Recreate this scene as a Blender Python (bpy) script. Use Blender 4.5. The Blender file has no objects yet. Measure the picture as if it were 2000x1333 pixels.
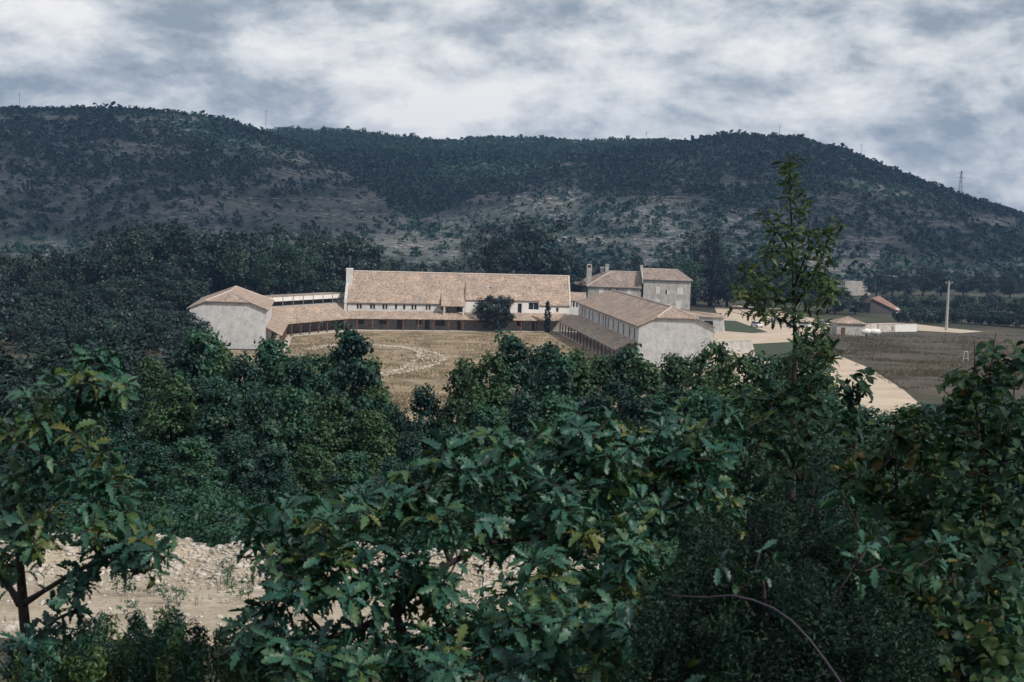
import bpy, bmesh, math, random
import numpy as np
from mathutils import Vector, Matrix, noise as mnoise

# ------------------------------------------------------------------ camera, sky, sun
sc = bpy.context.scene
C = sc.collection
R_ = math.radians
PI = math.pi
F = 2778.0                       # focal length in pixels of the 2000 px wide photograph (50 mm lens)
ZC = 23.0                        # eye height above the valley floor
PITCH = math.atan(223.5 / F)
ROLL = R_(2.0)
fw = np.array([0, math.cos(PITCH), -math.sin(PITCH)])
r0 = np.array([1.0, 0, 0]); u0 = np.cross(r0, fw)
RT = r0 * math.cos(ROLL) + u0 * math.sin(ROLL)
UP = -r0 * math.sin(ROLL) + u0 * math.cos(ROLL)
cam_d = bpy.data.cameras.new('camera'); cam = bpy.data.objects.new('camera', cam_d); C.objects.link(cam)
cam_d.lens = 50.0; cam_d.sensor_width = 36.0; cam_d.clip_end = 20000; cam_d.clip_start = 0.05
m3 = Matrix(((RT[0], UP[0], -fw[0]), (RT[1], UP[1], -fw[1]), (RT[2], UP[2], -fw[2])))
cam.matrix_world = Matrix.Translation((0, 0, ZC)) @ m3.to_4x4()
sc.camera = cam
cam_d.dof.use_dof = True; cam_d.dof.focus_distance = 300.0; cam_d.dof.aperture_fstop = 11.0

SUN = Vector((0.80, -0.45, 0.82)).normalized()
sun_d = bpy.data.lights.new('sun', 'SUN'); sun = bpy.data.objects.new('sun', sun_d); C.objects.link(sun)
sun_d.energy = 3.8; sun_d.angle = R_(1.5); sun_d.color = (1.0, 0.93, 0.84)
sun.rotation_euler = SUN.to_track_quat('Z', 'Y').to_euler()
sun.location = (0, 0, 300)

world = bpy.data.worlds.new('World'); sc.world = world; world.use_nodes = True
nt = world.node_tree; nt.nodes.clear()
def N(t, tree=None, **kw):
    n = (tree or nt).nodes.new(t)
    for k, v in kw.items():
        setattr(n, k, v)
    return n
def lk(a, b, tree=None): (tree or nt).links.new(a, b)
wo = N('ShaderNodeOutputWorld')
sky = N('ShaderNodeTexSky', sky_type='NISHITA', sun_disc=False)
sky.sun_elevation = math.asin(SUN.z); sky.sun_rotation = math.atan2(SUN.x, SUN.y)
bg1 = N('ShaderNodeBackground'); bg1.inputs['Strength'].default_value = 0.09
lk(sky.outputs[0], bg1.inputs['Color'])
tc = N('ShaderNodeTexCoord')
def sky_noise(sx, sz, scale, detail, rough, dist, loc=(0, 0, 0)):
    mp = N('ShaderNodeMapping'); mp.inputs['Scale'].default_value = (sx, sx, sz); mp.inputs['Location'].default_value = loc
    lk(tc.outputs['Generated'], mp.inputs['Vector'])
    n = N('ShaderNodeTexNoise'); n.inputs['Scale'].default_value = scale; n.inputs['Detail'].default_value = detail
    n.inputs['Roughness'].default_value = rough; n.inputs['Distortion'].default_value = dist
    lk(mp.outputs[0], n.inputs['Vector'])
    return n.outputs['Fac']
def ramp(inp, stops, tree=None):
    r = N('ShaderNodeValToRGB', tree)
    els = r.color_ramp.elements
    while len(els) < len(stops): els.new(0.5)
    for e, (p, c) in zip(els, stops):
        e.position = p; e.color = (c[0], c[1], c[2], 1)
    lk(inp, r.inputs['Fac'], tree)
    return r.outputs['Color']
def mixc(fac, a, b, mode='MIX', tree=None):
    m = N('ShaderNodeMix', tree, data_type='RGBA', blend_type=mode)
    for s, v in ((m.inputs['Factor'], fac), (m.inputs['A'], a), (m.inputs['B'], b)):
        if hasattr(v, 'is_output'): lk(v, s, tree)
        elif isinstance(v, (int, float)): s.default_value = v
        else: s.default_value = (v[0], v[1], v[2], 1)
    return m.outputs['Result']
SKY_LOC = (5.5, 3.3, 7.7)
big = sky_noise(1.0, 2.0, 6.0, 8, 0.55, 0.25, SKY_LOC)
fine = sky_noise(1.0, 1.9, 19.0, 8, 0.66, 0.3, (1.2, 5.0, 2.0))
mid_a = sky_noise(1.0, 2.1, 11.0, 8, 0.6, 0.2, (4.4, 0.7, 1.0)); mid_b = sky_noise(1.0, 2.1, 11.0, 8, 0.6, 0.2, (4.415, 0.692, 1.04))
dif = N('ShaderNodeMath', operation='SUBTRACT'); lk(mid_a, dif.inputs[0]); lk(mid_b, dif.inputs[1])      # lit tops, shaded undersides of the cloud lumps
m0 = N('ShaderNodeMath', operation='MULTIPLY_ADD'); m0.inputs[1].default_value = 0.42; lk(fine, m0.inputs[0]); lk(big, m0.inputs[2])
mm = N('ShaderNodeMath', operation='MULTIPLY_ADD'); mm.inputs[1].default_value = 0.95; lk(dif.outputs[0], mm.inputs[0])
sep = N('ShaderNodeSeparateXYZ'); lk(tc.outputs['Generated'], sep.inputs[0])
low = N('ShaderNodeMapRange'); low.inputs['From Min'].default_value = 0.0; low.inputs['From Max'].default_value = 0.16; low.inputs['To Min'].default_value = 0.06; low.inputs['To Max'].default_value = -0.012
lk(sep.outputs['Z'], low.inputs['Value'])                     # thinner, brighter cloud towards the horizon all round
m1 = N('ShaderNodeMath', operation='ADD'); lk(m0.outputs[0], m1.inputs[0]); lk(low.outputs[0], m1.inputs[1]); lk(m1.outputs[0], mm.inputs[2])
shade = ramp(mm.outputs[0], [(0.475, (0.31, 0.37, 0.44)), (0.595, (0.46, 0.515, 0.575)), (0.68, (0.63, 0.665, 0.705)), (0.785, (0.80, 0.82, 0.84)), (0.92, (0.97, 0.96, 0.945))])
bg2 = N('ShaderNodeBackground'); bg2.inputs['Strength'].default_value = 1.0
lk(shade, bg2.inputs['Color'])
cover = sky_noise(1.0, 4.0, 2.6, 6, 0.55, 0.2, (7.3, 2.2, 4.0))
cv = ramp(cover, [(0.30, (0.8, 0.8, 0.8)), (0.42, (1, 1, 1))])
mx = N('ShaderNodeMixShader')
lk(cv, mx.inputs[0]); lk(bg1.outputs[0], mx.inputs[1]); lk(bg2.outputs[0], mx.inputs[2]); lk(mx.outputs[0], wo.inputs['Surface'])

sc.view_settings.view_transform = 'Standard'; sc.view_settings.look = 'None'
sc.view_settings.exposure = 0.0; sc.view_settings.gamma = 1.0; sc.view_settings.use_curve_mapping = False
sc.render.engine = 'CYCLES'
sc.cycles.use_denoising = True
sc.cycles.max_bounces = 6; sc.cycles.diffuse_bounces = 3; sc.cycles.glossy_bounces = 2
sc.cycles.transmission_bounces = 3; sc.cycles.volume_bounces = 0; sc.cycles.transparent_max_bounces = 6

# ------------------------------------------------------------------ helpers
rnd = random.Random(7)
rng = np.random.default_rng(11)
EYE = np.array([0, 0, ZC])
def ray(px, py): return fw + RT * (px - 1000) / F - UP * (py - 666.5) / F
def gp(px, py, z=0.0):
    d = ray(px, py); return EYE + d * ((z - ZC) / d[2])
def dp(px, py, D):
    d = ray(px, py); return EYE + d * (D / d[1])
def pr(p):
    v = np.asarray(p, float) - EYE; c = v @ fw
    return 1000 + F * (v @ RT) / c, 666.5 - F * (v @ UP) / c
PROF_Y = [-200, -60, -10, 0, 5, 10, 20, 28, 34, 38, 50, 75, 100, 130, 160, 5000]
PROF_Z = [70, 39, 24.6, 21.3, 20.1, 18.9, 17.0, 15.9, 15.2, 14.3, 12.0, 7.6, 3.9, 1.2, 0, 0]
def zt(x, y):
    z = float(np.interp(y, PROF_Y, PROF_Z))
    k = max(0.0, min(1.0, (170 - y) / 60))
    return z + k * 0.35 * (mnoise.noise(Vector((x * 0.08, y * 0.08, 0.3)))) + k * 0.10 * mnoise.noise(Vector((x * 0.4, y * 0.4, 2.0)))

def tag(o, label=None, cat=None, group=None, kind=None):
    if label: o['label'] = label
    if cat: o['category'] = cat
    if group: o['group'] = group
    if kind: o['kind'] = kind
    return o
def empty(name, loc, rz=0.0, label=None, cat=None, group=None):
    o = bpy.data.objects.new(name, None); C.objects.link(o)
    o.location = [float(v) for v in loc]; o.rotation_euler = (0, 0, rz)
    return tag(o, label, cat, group)
def link(name, me, parent=None, loc=None, world=True):
    o = bpy.data.objects.new(name, me); C.objects.link(o)
    if parent is not None:
        o.parent = parent
        if world:   # mesh coordinates are world coordinates: undo the parent's transform
            o.matrix_parent_inverse = pmat(parent).inverted()
    if loc is not None: o.location = [float(v) for v in loc]
    return o
def pmat(o):
    m = Matrix.Translation(o.location) @ o.rotation_euler.to_matrix().to_4x4() @ Matrix.Diagonal((*o.scale, 1))
    if o.parent is not None: m = pmat(o.parent) @ o.matrix_parent_inverse @ m
    return m
class MB:
    def __init__(s): s.v = []; s.f = []
    def poly(s, pts):
        b = len(s.v); s.v += [tuple(float(c) for c in p) for p in pts]; s.f.append(tuple(range(b, b + len(pts)))); return s
    def hexa(s, p):     # 8 points: bottom 4, top 4
        b = len(s.v); s.v += [tuple(float(c) for c in q) for q in p]
        for f in ((3, 2, 1, 0), (4, 5, 6, 7), (0, 1, 5, 4), (1, 2, 6, 5), (2, 3, 7, 6), (3, 0, 4, 7)): s.f.append(tuple(b + i for i in f))
        return s
    def box(s, x0, x1, y0, y1, z0, z1):
        return s.hexa([(x0, y0, z0), (x1, y0, z0), (x1, y1, z0), (x0, y1, z0), (x0, y0, z1), (x1, y0, z1), (x1, y1, z1), (x0, y1, z1)])
    def fbox(s, fr, u0, u1, v0, v1, z0, z1):
        P = lambda u, v, z: fr.p(u, v, z)
        return s.hexa([P(u0, v0, z0), P(u1, v0, z0), P(u1, v1, z0), P(u0, v1, z0), P(u0, v0, z1), P(u1, v0, z1), P(u1, v1, z1), P(u0, v1, z1)])
    def slab(s, pts, th, d=(0, 0, -1)):
        n = len(pts); d = np.asarray(d, float) * th; b = len(s.v)
        pts = [np.asarray(p, float) for p in pts]
        s.v += [tuple(p) for p in pts] + [tuple(p + d) for p in pts]
        s.f.append(tuple(range(b, b + n))); s.f.append(tuple(range(b + 2 * n - 1, b + n - 1, -1)))
        for i in range(n):
            j = (i + 1) % n; s.f.append((b + i, b + n + i, b + n + j, b + j))
        return s
    def tube(s, pts, rad, n=6, cap=True):
        pts = [Vector([float(c) for c in p]) for p in pts]
        if not hasattr(rad, '__len__'): rad = [rad] * len(pts)
        b = len(s.v); side = None
        for i, p in enumerate(pts):
            t = (pts[min(i + 1, len(pts) - 1)] - pts[max(i - 1, 0)])
            if t.length < 1e-9: t = Vector((0, 0, 1))
            t.normalize()
            if side is None:
                side = t.cross(Vector((0, 0, 1)) if abs(t.z) < .9 else Vector((1, 0, 0))).normalized()
            side = (side - t * side.dot(t)).normalized(); o = t.cross(side)
            for k in range(n):
                a = 2 * PI * k / n
                s.v.append(tuple(p + (side * math.cos(a) + o * math.sin(a)) * rad[i]))
        for i in range(len(pts) - 1):
            for k in range(n):
                k2 = (k + 1) % n
                s.f.append((b + i * n + k, b + i * n + k2, b + (i + 1) * n + k2, b + (i + 1) * n + k))
        if cap:
            s.f.append(tuple(b + k for k in reversed(range(n)))); e = b + (len(pts) - 1) * n
            s.f.append(tuple(e + k for k in range(n)))
        return s
    def mesh(s, name, mat=None, smooth=False):
        me = bpy.data.meshes.new(name); me.from_pydata(s.v, [], s.f)
        if mat: me.materials.append(mat)
        if smooth: me.polygons.foreach_set('use_smooth', [True] * len(me.polygons))
        return me
    def build(s, name, mat, parent=None, smooth=False, kind=None):
        o = link(name, s.mesh(name, mat, smooth), parent)
        if kind: o['kind'] = kind
        return o
class Frame:
    def __init__(s, o, u, v=None):
        s.o = np.array([o[0], o[1]], float); s.u = np.array(u[:2], float); s.u /= np.linalg.norm(s.u)
        s.v = np.array([-s.u[1], s.u[0]]) if v is None else np.array(v[:2], float) / np.linalg.norm(v[:2])
    def p(s, u, v, z):
        q = s.o + s.u * u + s.v * v; return (q[0], q[1], z)
    def u_at(s, px, v, z, lo=-5, hi=90):
        f = lambda u: pr(s.p(u, v, z))[0] - px
        a, b = lo, hi; fa = f(a)
        for _ in range(50):
            m = (a + b) / 2
            if (f(m) > 0) == (fa > 0): a = m
            else: b = m
        return (a + b) / 2
def np_mesh(name, verts, faces, mat, tint=None, smooth=False):
    """faces: (n,k) int array"""
    me = bpy.data.meshes.new(name)
    n, k = faces.shape
    me.vertices.add(len(verts)); me.vertices.foreach_set('co', np.ascontiguousarray(verts, dtype=np.float32).ravel())
    me.loops.add(n * k); me.loops.foreach_set('vertex_index', np.ascontiguousarray(faces, dtype=np.int32).ravel())
    me.polygons.add(n); me.polygons.foreach_set('loop_start', np.arange(0, n * k, k, dtype=np.int32))
    if smooth: me.polygons.foreach_set('use_smooth', np.ones(n, dtype=bool))
    me.update(calc_edges=True)
    if tint is not None:
        at = me.attributes.new('tint', 'FLOAT', 'FACE'); at.data.foreach_set('value', np.ascontiguousarray(tint, dtype=np.float32))
    me.materials.append(mat)
    return me
def unit(a): return a / np.maximum(np.linalg.norm(a, axis=-1, keepdims=True), 1e-9)

# ------------------------------------------------------------------ materials
MATS = {}
def base_mat(name, rough=0.9):
    m = bpy.data.materials.new(name); m.use_nodes = True
    t = m.node_tree; b = t.nodes['Principled BSDF']; b.inputs['Roughness'].default_value = rough
    b.inputs['Specular IOR Level'].default_value = 0.25
    MATS[name] = m
    return m, t, b
def coords(t, scale=(1, 1, 1), kind='Object'):
    tcn = N('ShaderNodeTexCoord', t); mp = N('ShaderNodeMapping', t); mp.inputs['Scale'].default_value = scale
    lk(tcn.outputs[kind], mp.inputs['Vector'], t); return mp.outputs[0]
def tnoise(t, vec, scale, detail=5, rough=.6, dist=0.0):
    n = N('ShaderNodeTexNoise', t); n.inputs['Scale'].default_value = scale; n.inputs['Detail'].default_value = detail
    n.inputs['Roughness'].default_value = rough; n.inputs['Distortion'].default_value = dist
    lk(vec, n.inputs['Vector'], t); return n.outputs['Fac']
def bump(t, b, h, strength, dist):
    bn = N('ShaderNodeBump', t); bn.inputs['Strength'].default_value = strength; bn.inputs['Distance'].default_value = dist
    lk(h, bn.inputs['Height'], t); lk(bn.outputs[0], b.inputs['Normal'], t)
def noisy(name, stops, scale=1.0, rough=.9, aniso=(1, 1, 1), detail=6, bmp=0.0, bdist=0.05, second=None, streak=0):
    """colour from layered noise; second = (scale, stops, factor) multiplies"""
    m, t, b = base_mat(name, rough); v = coords(t, aniso)
    n = tnoise(t, v, scale, detail, .62)
    col = ramp(n, stops, t)
    if second:
        n2 = tnoise(t, v, second[0], 4, .6); col = mixc(second[2], col, ramp(n2, second[1], t), 'MULTIPLY', t)
    if streak:
        n3 = tnoise(t, coords(t, (1.6, 1.6, .16)), 1.0, 5, .65); col = mixc(streak, col, ramp(n3, [(.36, (.58, .57, .57)), (.56, (1, 1, 1))], t), 'MULTIPLY', t)
    lk(col, b.inputs['Base Color'], t)
    if bmp: bump(t, b, n, bmp, bdist)
    return m
def leaf_mat(name, stops, transl=0.25, rough=.5, spec=.3, obj_var=0.35):
    m, t, b = base_mat(name, rough); b.inputs['Specular IOR Level'].default_value = spec
    at = N('ShaderNodeAttribute', t, attribute_name='tint'); oi = N('ShaderNodeObjectInfo', t)
    geo = N('ShaderNodeNewGeometry', t)
    mth = N('ShaderNodeMath', t, operation='MULTIPLY_ADD'); lk(oi.outputs['Random'], mth.inputs[0], t); mth.inputs[1].default_value = obj_var
    lk(at.outputs['Fac'], mth.inputs[2], t)
    sb = N('ShaderNodeMath', t, operation='SUBTRACT'); lk(mth.outputs[0], sb.inputs[0], t); sb.inputs[1].default_value = obj_var / 2
    v = coords(t); n = tnoise(t, v, 60 if 'near' in name else 3, 3)
    ad = N('ShaderNodeMath', t, operation='MULTIPLY_ADD'); lk(n, ad.inputs[0], t); ad.inputs[1].default_value = .16; lk(sb.outputs[0], ad.inputs[2], t)
    col = ramp(ad.outputs[0], stops, t)
    lk(col, b.inputs['Base Color'], t)
    tr = N('ShaderNodeBsdfTranslucent', t)
    lk(mixc(1.0, col, (1.0, 1.15, .55), 'MULTIPLY', t), tr.inputs['Color'], t)
    ms = N('ShaderNodeMixShader', t); ms.inputs[0].default_value = transl
    out = t.nodes['Material Output']; lk(b.outputs[0], ms.inputs[1], t); lk(tr.outputs[0], ms.inputs[2], t); lk(ms.outputs[0], out.inputs['Surface'], t)
    return m
M = {}
M['grove'] = leaf_mat('grove leaf', [(0, (.008, .030, .026)), (.45, (.022, .074, .055)), (.8, (.042, .118, .070)), (1, (.08, .135, .06))])
M['grove2'] = leaf_mat('yellower grove leaf', [(0, (.014, .036, .020)), (.45, (.036, .082, .040)), (.8, (.062, .122, .050)), (1, (.10, .13, .05))])
M['grove3'] = leaf_mat('dark grove leaf', [(0, (.006, .020, .020)), (.45, (.014, .048, .042)), (.8, (.028, .082, .058)), (1, (.05, .10, .05))])
M['slender'] = leaf_mat('near slender leaf', [(0, (.012, .034, .017)), (.5, (.032, .068, .025)), (.8, (.058, .095, .030)), (1, (.085, .105, .030))], .3, .5, .3)
M['wood'] = leaf_mat('valley tree leaf', [(0, (.004, .014, .016)), (.5, (.009, .026, .025)), (1, (.022, .054, .034))], .12)
M['pale'] = leaf_mat('pale valley leaf', [(0, (.012, .036, .028)), (.5, (.026, .066, .045)), (1, (.055, .105, .05))], .2)
M['conifer'] = leaf_mat('conifer needle', [(0, (.004, .011, .013)), (.5, (.008, .020, .021)), (1, (.016, .034, .028))], .05)
M['scrub'] = leaf_mat('hill scrub leaf', [(0, (.004, .019, .021)), (.5, (.010, .044, .038)), (1, (.030, .084, .044))], .1, obj_var=0)
M['near'] = leaf_mat('near oak leaf', [(0, (.006, .026, .022)), (.4, (.022, .080, .062)), (.66, (.036, .100, .060)), (.84, (.056, .096, .026)), (1, (.085, .095, .022))], .12, .45, .3)
M['nearb'] = leaf_mat('near shrub leaf', [(0, (.007, .018, .014)), (.45, (.012, .040, .026)), (.74, (.026, .060, .022)), (.96, (.050, .072, .020)), (1, (.16, .11, .04))], .2, .55, .15)
M['juniper'] = leaf_mat('juniper near needle', [(0, (.004, .013, .012)), (.6, (.009, .028, .021)), (1, (.022, .056, .034))], .08, .6, .2)
M['bark'] = noisy('bark', [(.3, (.012, .011, .012)), (.7, (.045, .038, .036))], 14, .9, (1, 1, .3), bmp=.6, bdist=.01)
M['stem'] = noisy('grey stem', [(.3, (.035, .028, .045)), (.7, (.075, .06, .09))], 20, .7)
M['wall'] = noisy('rendered stone wall', [(.30, (.43, .43, .44)), (.5, (.57, .57, .575)), (.7, (.66, .655, .655))], .9, .95, bmp=.35, bdist=.04, second=(5.0, [(.35, (.70, .69, .68)), (.62, (1, 1, 1))], .8), streak=.28)
M['wallwhite'] = noisy('white render', [(.3, (.60, .575, .56)), (.7, (.74, .72, .70))], .8, .95)
M['oldwall'] = noisy('old stone wall', [(.30, (.38, .365, .345)), (.5, (.53, .51, .485)), (.7, (.64, .62, .59))], .8, .95, bmp=.4, bdist=.05, second=(4.0, [(.35, (.62, .60, .58)), (.6, (1, 1, 1))], .8), streak=.5)
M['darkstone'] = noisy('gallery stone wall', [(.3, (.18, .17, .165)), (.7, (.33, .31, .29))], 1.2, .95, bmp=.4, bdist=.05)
def tile_mat(name, stops, aniso):
    m, t, b = base_mat(name, .92)
    v = coords(t, (1, 1, 1)); n = tnoise(t, v, .35, 7, .72); col = ramp(n, stops, t)
    v2 = coords(t, aniso); n2 = tnoise(t, v2, 1.9, 3, .7)
    col = mixc(.85, col, ramp(n2, [(.36, (.38, .36, .36)), (.5, (.95, .95, .95)), (.64, (1.3, 1.25, 1.2))], t), 'MULTIPLY', t)
    n3 = tnoise(t, v2, .5, 3, .5); col = mixc(.5, col, ramp(n3, [(.35, (.72, .72, .74)), (.6, (1.05, 1.03, 1))], t), 'MULTIPLY', t)
    lk(col, b.inputs['Base Color'], t); bump(t, b, n2, .6, .08)
    return m
M['tile'] = tile_mat('canal tile', [(.25, (.22, .195, .185)), (.42, (.31, .25, .21)), (.58, (.41, .315, .25)), (.8, (.42, .36, .31))], (1.3, 1.3, 2.2))
M['tileold'] = tile_mat('old canal tile', [(.25, (.16, .135, .125)), (.5, (.29, .235, .205)), (.8, (.40, .345, .31))], (1.1, 1.1, 2.0))
M['tilered'] = tile_mat('red tile', [(.3, (.20, .125, .10)), (.7, (.30, .18, .145))], (1.3, 1.3, 2))
M['ridge'] = noisy('ridge tile mortar', [(.3, (.42, .36, .32)), (.7, (.58, .51, .46))], 2.5)
M['glass'], _t, _b = base_mat('window glass', .15); _b.inputs['Base Color'].default_value = (.02, .025, .032, 1); _b.inputs['Specular IOR Level'].default_value = .5
M['frame'] = noisy('window frame paint', [(.3, (.16, .15, .14)), (.7, (.24, .22, .2))], 3)
M['shutter'] = noisy('white shutter', [(.3, (.62, .60, .57)), (.7, (.72, .70, .67))], 2)
M['post'] = noisy('red brown timber', [(.3, (.10, .045, .035)), (.7, (.17, .085, .065))], 3)
M['whitepost'] = noisy('pale post', [(.3, (.5, .49, .47)), (.7, (.62, .6, .58))], 3)
M['concrete'] = noisy('concrete', [(.3, (.30, .295, .29)), (.7, (.46, .45, .44))], 2)
M['metal'] = noisy('galvanised metal', [(.3, (.14, .145, .15)), (.7, (.22, .225, .23))], 2, .6)
M['tank'] = noisy('white tank paint', [(.3, (.68, .66, .62)), (.7, (.8, .78, .74))], 1.5, .5)
M['straw'] = noisy('dry courtyard grass', [(.28, (.095, .085, .045)), (.42, (.20, .155, .095)), (.55, (.31, .235, .155)), (.72, (.40, .315, .225))], .22, .98, detail=10, second=(2.2, [(.35, (.62, .64, .6)), (.6, (1, 1, 1))], .8), bmp=.4, bdist=.1)
M['sand'] = noisy('pale gravel road', [(.3, (.40, .325, .245)), (.6, (.53, .44, .345)), (.8, (.60, .51, .415))], .18, .98, detail=8, second=(3, [(.3, (.82, .8, .78)), (.6, (1, 1, 1))], .7))
M['paving'] = noisy('pale paving', [(.3, (.44, .39, .33)), (.7, (.58, .52, .45))], .8)
M['field'] = noisy('dry brown field', [(.25, (.036, .038, .028)), (.45, (.070, .060, .045)), (.6, (.105, .084, .062)), (.8, (.17, .13, .095))], .10, .98, (1, 2.2, 1), 9, second=(1.6, [(.35, (.6, .62, .58)), (.62, (1, 1, 1))], .8), bmp=.5, bdist=.15)
M['lawn'] = noisy('green lawn', [(.3, (.025, .042, .024)), (.7, (.06, .075, .04))], .6, .98, bmp=.5, bdist=.1)
M['crop'] = noisy('green crop', [(.3, (.018, .038, .024)), (.7, (.034, .065, .036))], .15, .98, (.3, 2, 1), bmp=.5, bdist=.3)
M['valley'] = noisy('valley ground', [(.3, (.028, .036, .022)), (.5, (.055, .055, .033)), (.72, (.13, .105, .068))], .05, .98, detail=10, second=(1.2, [(.35, (.55, .57, .55)), (.6, (1, 1, 1))], .7), bmp=.4, bdist=.2)
M['rubbleg'] = noisy('chalky stony soil', [(.3, (.26, .215, .16)), (.5, (.39, .33, .255)), (.7, (.49, .43, .35))], .7, .98, detail=10, second=(9, [(.35, (.62, .6, .57)), (.6, (1, 1, 1))], .8), bmp=.7, bdist=.08)
M['stone'] = noisy('limestone', [(.3, (.30, .27, .235)), (.7, (.54, .505, .455))], 3, .95)
M['ringstone'] = noisy('pale ring stone', [(.3, (.34, .29, .235)), (.7, (.52, .46, .385))], 1.2, .95)
M['ledge'] = noisy('ledge limestone', [(.3, (.16, .155, .15)), (.7, (.34, .325, .30))], .5, .97)
M['shadestone'] = noisy('shaded old stone', [(.3, (.06, .058, .056)), (.7, (.12, .115, .11))], 1.2, .95)  # shade of the farmhouse wall, put into a darker stone colour
# ------------------------------------------------------------------ terrain
def grid_sheet(name, xs, ys, zf, mat):
    xs = np.asarray(xs); ys = np.asarray(ys)
    v = np.array([(x, y, zf(x, y)) for y in ys for x in xs]); nx = len(xs)
    i, j = np.meshgrid(np.arange(nx - 1), np.arange(len(ys) - 1)); a = (j * nx + i).ravel()
    o = link(name, np_mesh(name, v, np.stack([a, a + 1, a + nx + 1, a + nx], 1), mat, smooth=True))
    return tag(o, kind='structure')
sx = np.sinh(np.linspace(-5.6, 5.6, 150)) / math.sinh(5.6) * 1500
sy = np.concatenate([np.linspace(-200, -14, 14), np.linspace(-10, 60, 90), np.linspace(63, 170, 46), np.linspace(185, 900, 30)])
grid_sheet('ground', sx, sy, zt, M['valley'])

# hills: three ridges traced by their crest, each with its own distance
def hill(trace, foot):
    pts = sorted([(p[0] / p[1], p[1], p[2]) for p in (dp(x, y, D) for x, y, D in trace)])
    th = np.array([p[0] for p in pts]); D = np.array([p[1] for p in pts]); Z = np.array([p[2] for p in pts])
    def f(t, y):
        Dc = np.interp(t, th, D); Zc = np.interp(t, th, Z); yf = foot if not callable(foot) else foot(t)
        k = (y - yf) / (Dc - yf)
        z = np.where(k < 1, Zc * (1.28 * k - .28 * k * k), Zc * (1 - .10 * (k - 1)))
        return np.where(k < 0, -6 + k * 20, z)
    return f
LEFT = [(-900, 190, 1180), (-400, 190, 1180), (-100, 206, 1160), (0, 210, 1150), (100, 214, 1140), (280, 222, 1130), (420, 230, 1110), (480, 247, 1090), (560, 276, 1060), (620, 308, 1030),
        (700, 352, 980), (760, 392, 930), (820, 424, 880), (850, 450, 840), (900, 520, 780), (940, 560, 740)]
RIGHT = [(690, 570, 740), (780, 480, 800), (830, 420, 860), (900, 393, 900), (1000, 362, 950), (1090, 326, 1010), (1190, 297, 1080), (1300, 284, 1120), (1380, 274, 1140), (1440, 267, 1150), (1550, 271, 1150), (1650, 297, 1140),
         (1700, 317, 1130), (1800, 357, 1110), (1900, 392, 1090), (2000, 418, 1080), (2200, 450, 1080), (2700, 470, 1080)]
BACK = [(-900, 300, 1700), (300, 275, 1650), (560, 258, 1600), (640, 260, 1600), (700, 260, 1600), (760, 266, 1580), (840, 279, 1540), (880, 282, 1500), (950, 276, 1480), (1050, 276, 1470), (1140, 281, 1460), (1300, 280, 1460), (1500, 290, 1460), (2000, 430, 1500), (2700, 450, 1500)]
hL, hR, hB = hill(LEFT, 660), hill(RIGHT, 655), hill(BACK, 700)
def hz(t, y):
    a, b, c = hL(t, y), hR(t, y), hB(t, y) 
    s = 5.0
    mxx = np.maximum(np.maximum(a, b), c)
    return mxx + s * np.log(np.exp((a - mxx) / s) + np.exp((b - mxx) / s) + np.exp((c - mxx) / s)) * .35
def hnoise(x, y):
    v = Vector((x * .011, y * .0055, 0)); w = Vector((x * .05, y * .03, 4.0))
    return 7.0 * mnoise.noise(v) + 2.6 * mnoise.noise(w) + 11.0 * (abs(mnoise.noise(Vector((x * .013 + 9, y * .003, 1)))) - .2) + 1.6 * mnoise.noise(Vector((x * .02, y * .12, 5)))
def hillz(x, y):
    t = x / y; z = float(hz(t, y)); k = max(0.0, min(1.0, z / 30.0))
    k *= .25 + .75 * max(0.0, min(1.0, (1000 - y) / 300 + .3))
    return z + k * hnoise(x, y)
ths = np.linspace(-.62, .72, 330); ys = np.concatenate([np.linspace(640, 1250, 120), np.linspace(1260, 1800, 45), np.linspace(1830, 2300, 8)])
hv = np.array([(t * y, y, hillz(t * y, y)) for y in ys for t in ths]); nx = len(ths)
i, j = np.meshgrid(np.arange(nx - 1), np.arange(len(ys) - 1)); a = (j * nx + i).ravel()
def hill_mat():
    m, t, b = base_mat('limestone hillside', .97)
    v = coords(t); n = tnoise(t, v, .022, 10, .68)
    rock = ramp(tnoise(t, coords(t, (1, 1, 4)), .26, 8, .8), [(.38, (.024, .032, .034)), (.5, (.080, .090, .094)), (.58, (.23, .24, .24)), (.70, (.42, .42, .41))], t)
    grass = ramp(tnoise(t, v, .14, 8, .75), [(.3, (.016, .034, .032)), (.5, (.038, .056, .050)), (.72, (.11, .115, .098))], t)
    col = mixc(ramp(n, [(.42, (0, 0, 0)), (.56, (1, 1, 1))], t), rock, grass, 'MIX', t)
    at = N('ShaderNodeAttribute', t, attribute_name='bare')
    dry = ramp(tnoise(t, coords(t, (1, 1, 3)), .2, 8, .75), [(.35, (.055, .064, .062)), (.52, (.15, .15, .135)), (.66, (.34, .33, .31))], t)
    col = mixc(at.outputs['Fac'], col, dry, 'MIX', t)
    lk(col, b.inputs['Base Color'], t); bump(t, b, tnoise(t, coords(t, (1, 1, 4)), .12, 8, .75), .9, 2.5)
    return m
M['hill'] = hill_mat()
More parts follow.
